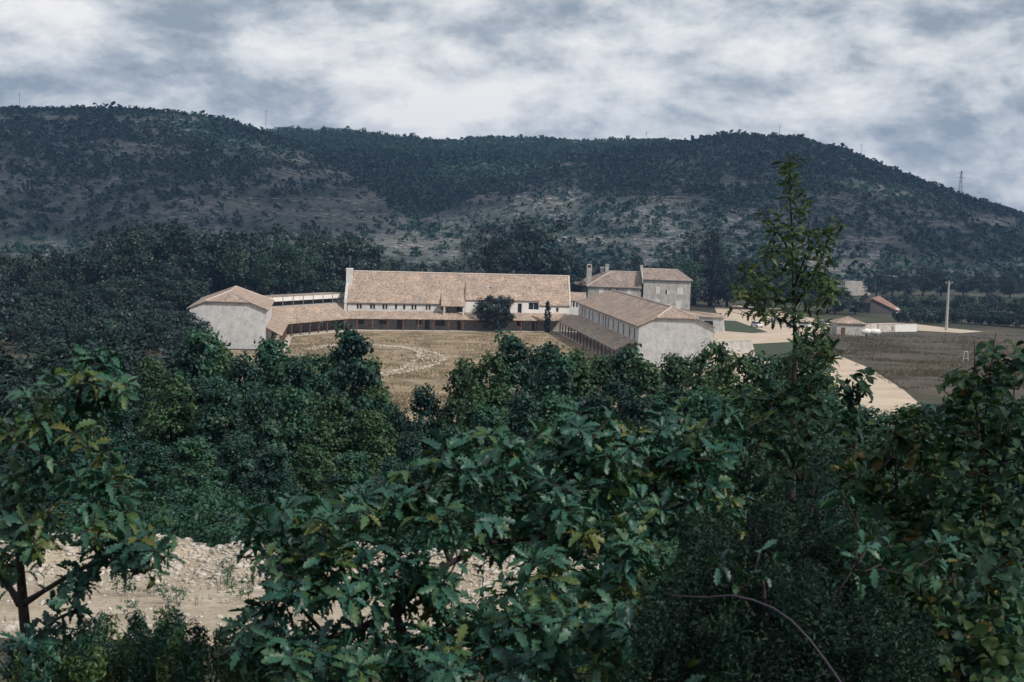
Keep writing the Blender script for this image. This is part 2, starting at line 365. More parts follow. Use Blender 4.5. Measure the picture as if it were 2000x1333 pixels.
BARE = [(600, 300, 40, 14), (660, 340, 45, 14), (725, 385, 40, 14), (690, 395, 110, 10), (760, 268, 70, 9), (690, 262, 90, 6), (760, 288, 60, 8), (930, 385, 75, 10), (1010, 362, 50, 8), (1140, 302, 60, 6), (1100, 322, 40, 6), (1080, 395, 60, 8), (1330, 392, 70, 5), (1640, 385, 50, 6), (1700, 470, 70, 10), (1600, 520, 90, 14),
        (270, 285, 75, 9), (270, 300, 80, 7), (120, 230, 120, 6), (300, 235, 120, 6), (1000, 285, 50, 5), (1960, 430, 60, 8), (700, 430, 110, 14), (800, 470, 110, 24), (640, 420, 60, 10), (1150, 470, 70, 8), (450, 400, 90, 12), (560, 345, 60, 8), (1420, 360, 60, 5), (1850, 440, 50, 8)]
def bare_at(px, py):
    s = 0.0
    for bx, by, rx, ry in BARE:
        d = ((px - bx) / rx) ** 2 + ((py - by) / ry) ** 2
        if d < 4: s = max(s, math.exp(-d * 1.1))
    return s
hme = np_mesh('hills', hv, np.stack([a, a + 1, a + nx + 1, a + nx], 1), M['hill'], smooth=True)
hat = hme.attributes.new('bare', 'FLOAT', 'POINT'); hat.data.foreach_set('value', np.array([bare_at(*pr(q)) * (1 if hillz(q[0], q[1]) > 2 else 0) for q in hv], dtype=np.float32))
tag(link('hills', hme), kind='structure')

# sheets on the valley floor
def sheet(name, pts, mat, z=.03, kind='structure', world_pts=None):
    P = world_pts or [gp(x, y, z) for x, y in pts]
    m = MB(); m.poly([(p[0], p[1], z) for p in P]); o = m.build(name, mat)
    me = o.data
    if me.polygons[0].normal.z < 0: me.flip_normals()
    if kind: tag(o, kind=kind)
    return o
W = lambda *pts: [(x, y, 0) for x, y in pts]
sheet('courtyard', None, M['straw'], .03, world_pts=W((-62, 150), (-62, 244), (-40, 246), (-43.4, 277), (-33, 301), (10, 316.5), (11, 314), (21, 243), (36, 240), (42, 200), (40, 150)))
sheet('gallery_floor', None, M['paving'], .06, world_pts=W((-43.6, 246), (-39.0, 246), (-42.9, 276.5), (-33.6, 297.0), (9.6, 313.8), (10.9, 305), (17.6, 247), (20.6, 247), (14.5, 318), (12, 319), (-36, 303), (-47, 280)))
sheet('field', [(1588, 654), (1640, 652), (1760, 648), (2100, 655), (2600, 668), (2600, 900), (1790, 768), (1700, 722), (1612, 682)], M['field'], .03)
sheet('parking_ground', [(1395, 652), (1412, 607), (1440, 605), (1500, 608), (1600, 624), (1625, 640), (1600, 652), (1588, 660), (1606, 680), (1612, 684), (1700, 720), (1765, 762), (1800, 792), (1700, 860), (1500, 800), (1400, 760), (1390, 690)], M['sand'], .035)
sheet('lawn_wedge', [(1414, 626), (1437, 627), (1500, 649), (1470, 651), (1416, 647)], M['lawn'], .06)
sheet('grass_verge', [(1470, 672), (1545, 668), (1575, 676), (1600, 700), (1637, 722), (1612, 728), (1560, 720), (1480, 700)], M['lawn'], .06)
sheet('crop_field', [(1700, 590), (1760, 581), (2100, 578), (2600, 590), (2600, 610), (2100, 606), (1740, 606)], M['crop'], .05)
sheet('garden_path', [(1680, 633), (1760, 630), (1860, 642), (1920, 648), (1880, 651), (1790, 646), (1690, 648)], M['sand'], .07)
sheet('forecourt_drive', [(1395, 600), (1440, 597), (1530, 604), (1530, 610), (1400, 612)], M['sand'], .045)
sheet('old_drive', [(290, 664), (362, 655), (366, 690), (320, 690)], M['concrete'], .04)

# ring path of pale stones in the courtyard, and its loose stones
def rock_variants(n, mat, name):
    out = []
    for k in range(n):
        bm = bmesh.new(); bmesh.ops.create_icosphere(bm, subdivisions=1, radius=1)
        r = random.Random(k * 13 + 5)
        for v in bm.verts:
            v.co *= r.uniform(.55, 1.25); v.co.z *= .7; v.co.x *= 1.2
        me = bpy.data.meshes.new(name); bm.to_mesh(me); bm.free(); me.materials.append(mat); out.append(me)
    return out
def rock_arrays(n=5):
    o = []
    for me in rock_variants(n, M['stone'], 'stone_shape'):
        co = np.zeros(len(me.vertices) * 3); me.vertices.foreach_get('co', co)
        fa = np.zeros(len(me.loops), int); me.loops.foreach_get('vertex_index', fa)
        o.append((co.reshape(-1, 3), fa.reshape(-1, 3)))
    return o
ROCKS = rock_arrays()
def joined_rocks(name, pos, size, mat, parent=None, kind='stuff'):
    V, Fc, off = [], [], 0
    for p, s in zip(pos, size):
        co, fa = ROCKS[rnd.randrange(len(ROCKS))]; a = rnd.uniform(0, 6.28); ca, sa = math.cos(a), math.sin(a)
        q = co * s; q = np.stack([q[:, 0] * ca - q[:, 1] * sa, q[:, 0] * sa + q[:, 1] * ca, q[:, 2]], 1) + p
        V.append(q); Fc.append(fa + off); off += len(co)
    o = link(name, np_mesh(name, np.concatenate(V), np.concatenate(Fc), mat), parent)
    o['kind'] = kind
    return o
ring_px = [(600, 684), (650, 675), (700, 673), (745, 676), (785, 679), (815, 684), (838, 692), (842, 701), (828, 711), (800, 721), (770, 729), (735, 735), (690, 738), (640, 738)]
ring_w = np.array([gp(x, y, .05)[:2] for x, y in ring_px])
tt = np.linspace(0, len(ring_w) - 1, 60)
ring_s = np.stack([np.interp(tt, np.arange(len(ring_w)), ring_w[:, k]) for k in (0, 1)], 1)
d = np.gradient(ring_s, axis=0); nrm = unit(np.stack([-d[:, 1], d[:, 0]], 1)); wd = .75 + 1.5 * np.exp(-((tt - 7.3) / 1.8) ** 2)
m = MB()
for k in range(59):
    m.poly([(*(ring_s[k] - nrm[k] * wd[k]), .062), (*(ring_s[k + 1] - nrm[k + 1] * wd[k + 1]), .062), (*(ring_s[k + 1] + nrm[k + 1] * wd[k + 1]), .062), (*(ring_s[k] + nrm[k] * wd[k]), .062)])
tag(m.build('path', M['straw']), kind='structure')
ps, ss = [], []
for k in range(1150):
    i = rnd.uniform(0, 58.9); b = int(i); c = ring_s[b] * (1 - i + b) + ring_s[b + 1] * (i - b); w = wd[b]
    q = c + nrm[b] * rnd.choice([rnd.uniform(-w, w), rnd.gauss(w, .25), rnd.gauss(-w, .25)])
    ps.append((q[0], q[1], .1)); ss.append(rnd.uniform(.1, .3))
tag(joined_rocks('path_stones', np.array(ps), ss, M['ringstone']), 'loose pale stones edging the curved courtyard path', 'stones')

# ------------------------------------------------------------------ building helpers
def wall_open(m, fr, u0, u1, v0, v1, z0, z1, ops):
    """a wall of boxes with real openings ops = (ua, ub, za, zb)"""
    us = sorted({u0, u1, *[o[0] for o in ops], *[o[1] for o in ops]}); zs = sorted({z0, z1, *[o[2] for o in ops], *[o[3] for o in ops]})
    for a, b in zip(us, us[1:]):
        run = None
        for c, d in zip(zs, zs[1:]):
            hole = any(o[0] <= (a + b) / 2 <= o[1] and o[2] <= (c + d) / 2 <= o[3] for o in ops)
            if hole:
                if run: m.fbox(fr, a, b, v0, v1, *run); run = None
            else: run = (run[0] if run else c, d)
        if run: m.fbox(fr, a, b, v0, v1, *run)
def window(fr, parent, ua, ub, za, zb, v, mull=True, fm='frame', name='window', sill=True, s=1):
    """recessed window: frame bars, pane as sub-part; s = direction into the wall along v"""
    f = MB(); w = min(.07, (ub - ua) * .14)
    f.fbox(fr, ua, ua + w, v, v + s * .06, za, zb); f.fbox(fr, ub - w, ub, v, v + s * .06, za, zb)
    f.fbox(fr, ua + w, ub - w, v, v + s * .06, za, za + w); f.fbox(fr, ua + w, ub - w, v, v + s * .06, zb - w, zb)
    if mull: f.fbox(fr, (ua + ub) / 2 - w / 2, (ua + ub) / 2 + w / 2, v, v + s * .06, za + w, zb - w)
    o = f.build(name, M[fm], parent)
    g = MB(); g.fbox(fr, ua + w, ub - w, v + s * .065, v + s * .09, za + w, zb - w); g.build('pane', M['glass'], o)
    if sill:
        g = MB(); g.fbox(fr, ua - .08, ub + .08, v - s * .31, v - s * .005, za - .08, za); g.build('sill', M['concrete'], o)
    return o
def shutter_pair(fr, parent, ua, ub, za, zb, v):
    for a, b in ((ua, (ua + ub) / 2 - .02), ((ua + ub) / 2 + .02, ub)):
        g = MB(); g.fbox(fr, a, b, v, v + .06, za, zb); g.fbox(fr, a + .05, b - .05, v - .025, v - .002, za + .25, za + .35); g.fbox(fr, a + .05, b - .05, v - .025, v - .002, zb - .35, zb - .25)
        g.build('shutter', M['shutter'], parent)
def ridge_caps(parent, pairs, r=.16):
    m = MB()
    for a, b in pairs:
        a, b = np.asarray(a, float), np.asarray(b, float); n = max(2, int(np.linalg.norm(b - a) / .5))
        for k in range(n):
            p, q = a + (b - a) * k / n, a + (b - a) * (k + 1.08) / n
            m.tube([p + (0, 0, .03), q + (0, 0, .03)], [r, r * .82], 6)
    return m.build('ridge_cap', M['ridge'], parent)
def gutter(parent, a, b, mat='metal'):
    m = MB(); m.tube([a, b], .07, 6); return m.build('gutter', M[mat], parent)

# ------------------------------------------------------------------ the two end blocks with half-hipped gables
def gable_block(label, fl, vdir, Wd, L, ze, zr, j, vh, vb, left_ops=(), right_ops=(), th=.4, oh=.45):
    v = np.array(vdir, float) / np.linalg.norm(vdir); u = np.array([v[1], -v[0]])
    fr = Frame(fl, u, v); w = Wd / 2; s = (zr - ze) / w; zj = ze + (zr - ze) * j; wj = w * (1 - j)
    root = empty('hall', (*fr.p(w, L / 2, 0)[:2], 0), 0, label, 'building')
    P = lambda a, b, z: fr.p(w + a, b, z)
    # gable wall with half hip
    m = MB(); m.slab([P(-w, 0, 0), P(w, 0, 0), P(w, 0, ze), P(wj, 0, zj), P(-wj, 0, zj), P(-w, 0, ze)], th, (*v, 0)); m.build('gable_wall', M['wall'], root)
    m = MB(); wall_open(m, Frame(P(-w, th, 0), v, u), 0.003, L - 2 * th, 0, th, 0, ze - .02, left_ops); m.build('side_wall', M['wall'], root)
    m = MB(); m.fbox(fr, Wd - th, Wd, th + .003, L - th, 0, ze - .02); m.build('side_wall', M['wall'], root)
    m = MB(); m.fbox(fr, 0, Wd, L - th + .003, L, 0, ze - .02); m.build('back_wall', M['wall'], root)
    o = oh; ze_o = ze - s * o
    A, B = P(-w - o, -o, ze_o), P(-w - o, L + o, ze_o); A2, B2 = P(w + o, -o, ze_o), P(w + o, L + o, ze_o)
    JL, JR = P(-wj, -o, zj), P(wj, -o, zj); RF, RB = P(0, vh, zr), P(0, L - vb, zr)
    up = lambda q: (q[0], q[1], q[2] + .14)
    rf = MB()
    rf.slab([up(q) for q in (A, JL, RF, RB, B)], .13); rf.slab([up(q) for q in (A2, B2, RB, RF, JR)], .13)
    rf.slab([up(q) for q in (JL, JR, RF)], .13); rf.slab([up(q) for q in (B, RB, B2)], .13)
    r = rf.build('roof', M['tile'], root)
    ridge_caps(r, [(up(RF), up(RB)), (up(JL), up(RF)), (up(JR), up(RF)), (up(RB), up(B)), (up(RB), up(B2))])
    g = MB(); g.slab([(*q[:2], q[2] - .01) for q in (A, P(-w - o + .12, -o + .0, ze_o), P(-w - o + .12, L + o, ze_o), B)], .14); 
    g.build('eave_board', M['frame'], root)
    return root, fr, u, v
# block on the left of the courtyard
blk, frL, uL, vL = gable_block('pale block with half-hipped tile roof beside the dark trees, without visible windows', (-56.3, 247.0), (-.135, 1), 13.2, 28.5, 7.0, 9.7, .42, 4.2, 6.5)
# wing on the right of the courtyard: fourteen tall windows over the gallery
frW = Frame((21.5, 241.4), (-.1006, .995))      # along the wall, away from the camera
vW = np.array([-.1006, .995]); uW = np.array([.995, .1006])
frWv = Frame((21.5, 241.4), vW, uW)
LW = 71.0
wpx = [1137, 1142.5, 1151, 1158, 1170, 1178, 1188, 1198, 1207.5, 1218, 1230, 1239]
wops = []
for x in wpx:
    u = frWv.u_at(x, 0, 5.3, 0, 75) - .4
    wops.append((u - .62, u + .62, 4.5, 6.2))
wing, frR, uR, vR = gable_block('long pale wing with a row of upper windows over the shaded gallery roof', (21.5, 241.4), vW, 13.0, LW, 7.0, 9.95, .45, 4.6, 5.5, wops)
frw2 = Frame(frR.p(0, .4, 0), vW, uW)
for (a, b, c, d_) in wops: window(frw2, wing, a, b, c, d_, .1, sill=True)
u = frWv.u_at(1182.5, -.1, 5, 0, 75)
m = MB(); m.tube([frWv.p(u, -.1, 6.7), frWv.p(u, -.1, 4.2)], .09, 6); m.build('downpipe', M['metal'], wing)

# ------------------------------------------------------------------ main building
A0, B0 = np.array([-36.2, 301.6]), np.array([12.6, 318.6])
A0 = np.array(Frame(A0, B0 - A0).p(Frame(A0, B0 - A0).u_at(679, 0, 5, -2, 30), 0, 0)[:2])
frM = Frame(A0, B0 - A0, (-.04, 1)); LM = float(np.linalg.norm(B0 - A0)); DM = 13.0
ZE, ZRG = 5.95, 12.0
main = empty('main_building', (*frM.p(LM / 2, DM / 2, 0)[:2], 0), 0, 'long main building with steep pale tile roof at the back of the courtyard', 'building')
um = lambda x, z=5.0: frM.u_at(x, 0, z, -2, 60)
ops = []; kinds = []
def op(x0, x1, z0, z1, k='w'):
    ops.append((um(x0), um(x1), z0, z1)); kinds.append(k)
for a, b in ((696.5, 700.5), (702, 706.5), (722.5, 727), (728.5, 732.5), (746.5, 751), (752.5, 756.5), (771, 775.5), (787, 791.5), (803.5, 807.5), (809.5, 813.5), (831.5, 835), (837, 841), (861, 865)): op(a, b, 4.45, 5.45)
op(1011, 1019, 4.0, 6.1, 'd'); op(1032, 1052, 4.7, 6.3, 'big'); op(1086, 1091, 4.4, 5.25)
op(872, 904, 3.95, 5.5, 'porch')
# lower storey under the gallery
for a, b, z0, z1 in ((696, 712, 1.1, 2.3), (741, 760, 1.1, 2.2), (776, 789, 0.05, 2.2), (813, 824, 1.2, 2.2), (831, 840, 0.05, 2.3), (851, 870, 0.9, 2.3), (894, 900, .05, 2.2), (1010, 1022, 1.0, 2.2), (1040, 1050, .05, 2.2)): op(a, b, z0, z1, 'low')
uD0, uD1 = um(909), um(1055, 6)
m = MB(); wall_open(m, frM, 0, uD0, 0, .45, 3.72, ZE - .02, [o for o in ops if o[1] < uD0 and o[2] > 3]); m.build('front_wall', M['wall'], main)
m = MB(); wall_open(m, frM, 0, LM, .02, .45, 0, 3.7, [o for o in ops if o[2] < 3]); m.build('ground_floor_wall', M['darkstone'], main)  # grey stone, its dark colour also standing in for the gallery's shade
m = MB(); wall_open(m, frM, uD0 + .003, uD1, 0, .45, 3.72, 6.65, [o for o in ops if uD0 < o[0] < uD1 and o[2] > 3]); m.build('front_wall', M['wallwhite'], main)
m = MB(); wall_open(m, frM, uD1 + .003, LM, 0, .45, 3.72, ZE - .02, [o for o in ops if o[0] > uD1 and o[2] > 3]); m.build('front_wall', M['wallwhite'], main)
m = MB(); m.fbox(frM, 0, LM, DM - .45, DM, 0, ZE - .02); m.build('back_wall', M['wall'], main)
for uu in (0.0, LM - .45):
    m = MB(); m.slab([frM.p(uu, .46, 0), frM.p(uu, DM - .46, 0), frM.p(uu, DM - .46, ZE), frM.p(uu, DM / 2, ZRG - .25), frM.p(uu, .46, ZE)], .45, (*frM.u, 0)); m.build('gable_wall', M['wallwhite'], main)
for o, k in zip(ops, kinds):
    if k == 'porch': continue
    window(frM, main, *o, .26, mull=(k in ('w', 'big', 'low')), fm='post' if k == 'low' else ('shutter' if k == 'big' else 'frame'), name='door' if k == 'd' else 'window', sill=k == 'w')
po = ops[kinds.index('porch')]
m = MB(); m.fbox(frM, po[0] - .3, po[1] + .3, 2.2, 2.4, 3.9, 5.6); m.build('porch_back_wall', M['wall'], main)
m = MB(); m.fbox(frM, po[1] - 1.4, po[1] - .5, 2.12, 2.18, 3.95, 5.3); m.build('door', M['post'], main)
m = MB(); m.fbox(frM, po[0] - .3, po[1] + .3, .46, 2.2, 3.78, 3.9); m.build('porch_floor', M['paving'], main)
sM = (ZRG - ZE) / (DM / 2)
rp = lambda u, v: frM.p(u, v, ZE + sM * min(v, DM - v) + .16)
o_ = .35
rf = MB(); up0, up1 = um(864), um(908)
rf.slab([rp(-.15, -o_), rp(uD0, -o_), rp(uD0, DM / 2), rp(-.15, DM / 2)], .15)
vd = 4.6
rf.slab([rp(uD0, vd), rp(uD1, vd), rp(uD1, DM / 2), rp(uD0, DM / 2)], .15)
rf.slab([rp(uD1, -o_), rp(LM - .1, -o_), rp(LM - .1, DM / 2), rp(uD1, DM / 2)], .15)
rf.slab([rp(-.15, DM / 2), rp(LM - .1, DM / 2), rp(LM - .1, DM + o_), rp(-.15, DM + o_)], .15)
roofM = rf.build('roof', M['tile'], main)
zd = lambda v: 6.75 + (ZE + sM * vd + .2 - 6.75) * (v + o_) / (vd + o_)
dr = MB(); dr.slab([frM.p(uD0 - .1, -o_, zd(-o_) + .04), frM.p(uD1 + .1, -o_, zd(-o_) + .04), frM.p(uD1 + .1, vd, zd(vd) + .04), frM.p(uD0 - .1, vd, zd(vd) + .04)], .15); dr.build('dormer_roof', M['tile'], main)
m = MB()
for uu in (uD0, uD1 - .2): m.slab([frM.p(uu, .46, 5.6), frM.p(uu, .46, zd(.46) - .13), frM.p(uu, vd - .3, zd(vd - .3) - .13)], .2, (*frM.u, 0))
m.build('dormer_cheek', M['wallwhite'], main)
# projecting porch roof carried on two pale posts
pv = -2.0
dr = MB(); dr.slab([frM.p(up0 - .3, pv, 5.45), frM.p(up1, pv, 5.45), frM.p(up1, 1.9, ZE + sM * 1.9 + .3), frM.p(up0 - .3, 1.9, ZE + sM * 1.9 + .3)], .16); dr.build('porch_roof', M['tile'], main)
for uu in (up0 + .35, up1 - .45):
    m = MB(); m.fbox(frM, uu, uu + .26, pv + .2, pv + .46, 3.2, 5.32); m.fbox(frM, uu - .06, uu + .32, pv + .14, pv + .52, 5.1, 5.28); m.build('porch_post', M['whitepost'], main)
ridge_caps(main, [(rp(-.1, DM / 2), rp(LM - .1, DM / 2))], .2)
m = MB()   # pale rake of the right gable
m.slab([frM.p(LM - .08, -o_ - .05, rp(0, -o_)[2] + .1), frM.p(LM + .3, -o_ - .05, rp(0, -o_)[2] + .1), frM.p(LM + .3, DM / 2, ZRG + .32), frM.p(LM - .08, DM / 2, ZRG + .32)], .3)
m.build('verge', M['ridge'], main)
m = MB()   # stone gable pier and chimney at the left end
m.fbox(frM, -.75, .55, DM / 2 - 3.2, DM / 2 - 1.2, 4.0, 12.6); m.fbox(frM, -.75, -.16, -.4, DM / 2 - 3.2, 3.9, ZE + .6)
m.slab([frM.p(-.75, -.5, ZE - .4), frM.p(-.75, DM / 2, ZRG - .2), frM.p(-.75, DM / 2, ZRG + .45), frM.p(-.75, -.5, ZE + .35)], .58, (*frM.u, 0))
chm = m.build('gable_pier', M['wall'], main)
m = MB(); m.fbox(frM, -.85, .65, DM / 2 - 3.3, DM / 2 - 1.1, 12.6, 12.85); m.build('chimney_cap', M['wallwhite'], main)
for x, vv, r_ in ((960, 2.9, .3), (1037, 3.0, .22)):
    uu = um(x, 8); z = ZE + sM * vv
    m = MB(); m.tube([frM.p(uu, vv, z), frM.p(uu, vv, z + .8)], r_ * .6, 8); m.tube([frM.p(uu, vv, z + .8), frM.p(uu, vv, z + 1.05)], [r_ * 1.3, r_ * .5], 8); m.build('roof_vent', M['concrete'], main)
gutter(main, frM.p(-.2, -o_ - .06, rp(0, -o_)[2] - .1), frM.p(um(863), -o_ - .06, rp(0, -o_)[2] - .1))
an = MB(); q = frM.p(-.1, DM / 2 - 2, 12.8); an.tube([q, (q[0], q[1], 15.6)], .035, 4)
for k in range(5): an.tube([(q[0] - .5 + .02 * k, q[1], 15.5 - .16 * k), (q[0] + .5 - .02 * k, q[1], 15.5 - .16 * k)], .015, 4)
an.build('antenna', M['metal'], main)

# ------------------------------------------------------------------ gallery: lean-to roofs and posts round the court
gal = empty('gallery', (-10, 305, 0), 0, 'tile roofed gallery on reddish posts running round the dry courtyard', 'gallery')
E0, E1, E2, E3, E4 = (np.array(q) for q in ((-40.2, 247.4), (-43.8, 277.2), (-34.3, 298.6), (9.9, 314.6), (17.6, 243.5)))
ZG0, ZG1 = 2.6, 4.0
T0, T1 = np.array(frL.p(13.2, 0, 0)[:2]), np.array(frL.p(13.2, 29.0, 0)[:2])
T3 = frM.p(LM - 1.0, 0, 0)[:2]
g3 = lambda p, z: (p[0], p[1], z)
w_in = np.array(frR.p(0, LW - 2, 0)[:2]); w_fr = np.array(frR.p(0, 1.0, 0)[:2])
def gal_roof(pts): MB().slab(pts, .14).build('gallery_roof', M['tile'], gal)
J0, J1 = np.array([-48.2, 280.2]), np.array([-36.3, 305.6])   # where the link roof meets its clerestory
vL0 = np.array(frL.p(13.2, 24, 0)[:2])
gal_roof([g3(E0, ZG0), g3(E1, ZG0), g3(vL0 + .02, 3.9), g3(T0 + .05, 3.9)])
gal_roof([g3(E1, ZG0), g3(E2, ZG0), g3(J1, 5.4), g3(J0, 5.4), g3(vL0 + .02, 3.9)])
mj = np.array(frM.p(.4, 0, 0)[:2])
gal_roof([g3(E2, ZG0), g3(E3, ZG0), g3(np.array(T3) + (0, -.02), ZG1), g3(mj + (0, -.02), ZG1), g3(J1, 5.4)])
gal_roof([g3(E3, ZG0), g3(E4, ZG0), g3(w_fr, 4.15), g3(w_in, 4.15), g3(np.array(T3) + (0, -.02), ZG1)])
for a, b, k in ((E0, E1, 6), (E1, E2, 7), (E2, E3, 14), (E3, E4, 17)):
    d = (b - a) / np.linalg.norm(b - a); nn = np.array([d[1], -d[0]])
    ii = np.array([-d[1], d[0]])
    m = MB(); f = Frame(a + ii * .28, d, ii); Ls = float(np.linalg.norm(b - a)); m.fbox(f, 0, Ls, 0, .16, 2.36, 2.56); m.build('beam', M['post'], gal)
    for q in range(k):
        uu = Ls * (q + .5) / k
        m = MB(); m.fbox(f, uu - .11, uu + .11, -.03, .19, 0.05, 2.36)
        for sg in (-1, 1): m.slab([f.p(uu + sg * .11, .02, 1.75), f.p(uu + sg * .11, .02, 1.9), f.p(uu + sg * .6, .02, 2.36), f.p(uu + sg * .48, .02, 2.36)], .1, (*f.v, 0))
        m.build('post', M['post'], gal)
# back walls of the link and clerestory strip above its roof
d = J1 - J0; fJ = Frame(J0, d); LJ = float(np.linalg.norm(d))
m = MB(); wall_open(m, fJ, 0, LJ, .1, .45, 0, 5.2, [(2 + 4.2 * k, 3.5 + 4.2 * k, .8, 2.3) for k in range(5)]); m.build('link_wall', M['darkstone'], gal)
cl = empty('roof_terrace', fJ.p(LJ / 2, 1, 5.4), 0, 'open roof terrace with white parapet between block and main building', 'terrace')
m = MB(); m.fbox(fJ, -2.5, LJ + 1.4, .5, .75, 6.45, 7.35); m.build('parapet', M['wallwhite'], cl)
m = MB(); m.fbox(fJ, -2.5, LJ + 1.4, .45, 4.0, 7.35, 7.5); m.build('roof', M['tileold'], cl)
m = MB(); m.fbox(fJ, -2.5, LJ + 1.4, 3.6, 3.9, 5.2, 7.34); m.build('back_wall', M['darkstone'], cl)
m = MB(); m.fbox(fJ, -2.5, LJ + 1.4, .46, 3.6, 5.25, 5.45); m.build('floor', M['concrete'], cl)
for k in range(9):
    m = MB(); uu = -2.0 + (LJ + 1.5) * k / 8; m.fbox(fJ, uu, uu + .16, .42, .58, 5.46, 7.34); m.build('post', M['frame'], cl)

# ------------------------------------------------------------------ old house behind the wing
yH = 410.0
def xh(px, y=yH): return (dp(px, 560, y)[0])
def zh(px, py, y=yH): return dp(px, py, y)[2]
xR0, xR1, xC = xh(1257), xh(1349), xh(1149)
zeR, zrR, zeL, zrL = zh(1300, 547), zh(1290, 526, 416), zh(1200, 561), zh(1220, 531, 415)
house = empty('old_house', (xh(1250), yH + 5, 0), 0, 'old stone house with white shutters and hipped roofs behind the wing', 'house')
frH = Frame((xR0, yH), (1, 0)); WR = xR1 - xR0
def hpx(px): return xh(px) - xR0
shut = [(1281, 1289, 561, 575), (1303, 1308, 568, 576), (1323, 1334, 562, 576), (1280, 1289, 585, 597), (1301, 1309, 594, 603), (1321, 1331, 588, 606)]
hops = [(hpx(1300), hpx(1303), zh(1302, 575), zh(1302, 567)), (hpx(1297.5), hpx(1301), zh(1300, 599), zh(1300, 594))]
m = MB(); wall_open(m, frH, 0, WR, 0, .5, -1, zeR - .02, hops); m.fbox(frH, 0, WR, 11, 11.5, -1, zeR - .02); m.fbox(frH, 0, .5, .503, 10.997, -1, zeR - .02); m.fbox(frH, WR - .5, WR, .503, 10.997, -1, zeR - .02); m.build('wall', M['oldwall'], house)
for o in hops: window(frH, house, *o, .3, mull=False, sill=False)
for a, b, c, d_ in shut: shutter_pair(frH, house, hpx(a), hpx(b), zh(a, d_), zh(a, c), -.065)
ov = .4
e0, e1, e2, e3 = frH.p(-.2, -ov, zeR), frH.p(WR + ov, -ov, zeR), frH.p(WR + ov, 11.5 + ov, zeR), frH.p(-.2, 11.5 + ov, zeR)
q0, q1 = frH.p(-.2, 5.7, zrR), frH.p(WR - 3.6, 5.7, zrR)
rf = MB().slab([e0, e1, q1, q0], .18); rf.slab([e1, e2, q1], .18); rf.slab([e2, e3, q0, q1], .18)
rr = rf.build('roof', M['tileold'], house); ridge_caps(rr, [(q0, q1), (q1, e1), (q1, e2)], .17)
m = MB(); m.slab([frH.p(-.55, -.6, zeR - 1.2), frH.p(-.55, 5.7, zrR - .6), frH.p(-.55, 11.5, zeR - 1), frH.p(-.55, 11.5, zeR + .3), frH.p(-.55, 5.7, zrR + .35), frH.p(-.55, -.6, zeR + .3)], .32, (1, 0, 0)); m.fbox(frH, -.7, .0, 5.2, 6.2, zrR, zrR + 1.0); m.build('parapet_gable', M['oldwall'], house)
# lower part to the left, splayed side wall
c0 = np.array([xR0 - .56, yH + .4]); c1 = np.array([xC, yH + .4]); c2 = np.array([xh(1114, yH + 15), yH + 15]); c3 = np.array([xR0 - .56, yH + 15])
frO = Frame(c1, c0 - c1); LO = float(np.linalg.norm(c0 - c1))
ho = lambda px: frO.u_at(px, 0, 6, -2, 30)
sq = [(ho(1188.5), ho(1193.5), zh(1190, 569), zh(1190, 565)), (ho(1203), ho(1207.5), zh(1205, 569), zh(1205, 565)), (ho(1249.5), ho(1253), zh(1251, 570), zh(1251, 566))]
m = MB(); wall_open(m, frO, 0, LO, 0, .5, -1, zeL - .02, sq); m.build('wall', M['oldwall'], house)
for o in sq: window(frO, house, *o, .3, mull=False, sill=False)
for a, b, c, d_ in ((1170, 1178, 563.5, 576), (1225, 1232, 565, 577)): shutter_pair(frO, house, ho(a), ho(b), zh(a, d_), zh(a, c), -.065)
frS = Frame(c2, c1 - c2); LS = float(np.linalg.norm(c1 - c2))
so = [(LS - 5.2, LS - 4.4, zeL - 2.4, zeL - .8), (LS - 2.6, LS - 1.8, zeL - 2.4, zeL - .8)]
m = MB(); wall_open(m, frS, 0, LS - .01, 0.003, .5, -1, zeL - .02, so); m.build('wall', M['oldwall'], house)
for o in so: window(frS, house, *o, .3, mull=False, sill=False)
g3o = lambda p, z, dx=0, dy=0: (p[0] + dx, p[1] + dy, z)
k0 = (xR0 - .56, yH + 5.8, zrL); k1 = (xh(1193, yH + 6), yH + 6.0, zrL); zl2 = zeL + .0
rf = MB().slab([g3o(c1, zeL, -.4, -.5), g3o(c0, zeL, 0, -.5), k0, k1], .18); rf.slab([g3o(c2, zl2, -.6, 0), g3o(c1, zeL, -.4, -.5), k1, (k1[0] - .6, k1[1] + 5, zrL)], .18); rf.slab([k1, k0, g3o(c3, zeL), g3o(c2, zl2, -.6, 0), (k1[0] - .6, k1[1] + 5, zrL)], .18)
rr = rf.build('roof', M['tileold'], house); ridge_caps(rr, [(k0, k1), (k1, g3o(c1, zeL, -.4, -.5))], .17)
def chimney(px, py0, py1, y, w, arch):
    x = dp(px, py0, y)[0]; zb, ztp = dp(px, py1, y)[2], dp(px, py0, y)[2]
    m = MB(); m.box(x - w, x + w, y, y + 1.2 * w, zb, ztp - (1.1 if arch else .4))
    if arch:
        for sg in (-1, 1): m.box(x + sg * w - (w * .35 if sg > 0 else 0), x + sg * w + (w * .35 if sg < 0 else 0), y, y + 1.2 * w, ztp - 1.1, ztp - .35)
        n = 8
        pts = [(x + w * math.cos(PI * k / n), y, ztp - .35 + .35 * math.sin(PI * k / n)) for k in range(n + 1)]
        m.slab(pts, 1.2 * w, (0, 1, 0))
    else: m.box(x - w * 1.25, x + w * 1.25, y - .1, y + 1.2 * w + .1, ztp - .4, ztp)
    m.build('chimney', M['oldwall'], house)
chimney(1151.5, 516, 566, yH + 1.0, .72, True); chimney(1186, 516, 534, yH + 7.5, .5, False); chimney(1176, 522, 536, yH + 9, .45, False)
gutter(house, (e0[0], e0[1] - .06, e0[2] - .15), (e1[0], e1[1] - .06, e1[2] - .15))

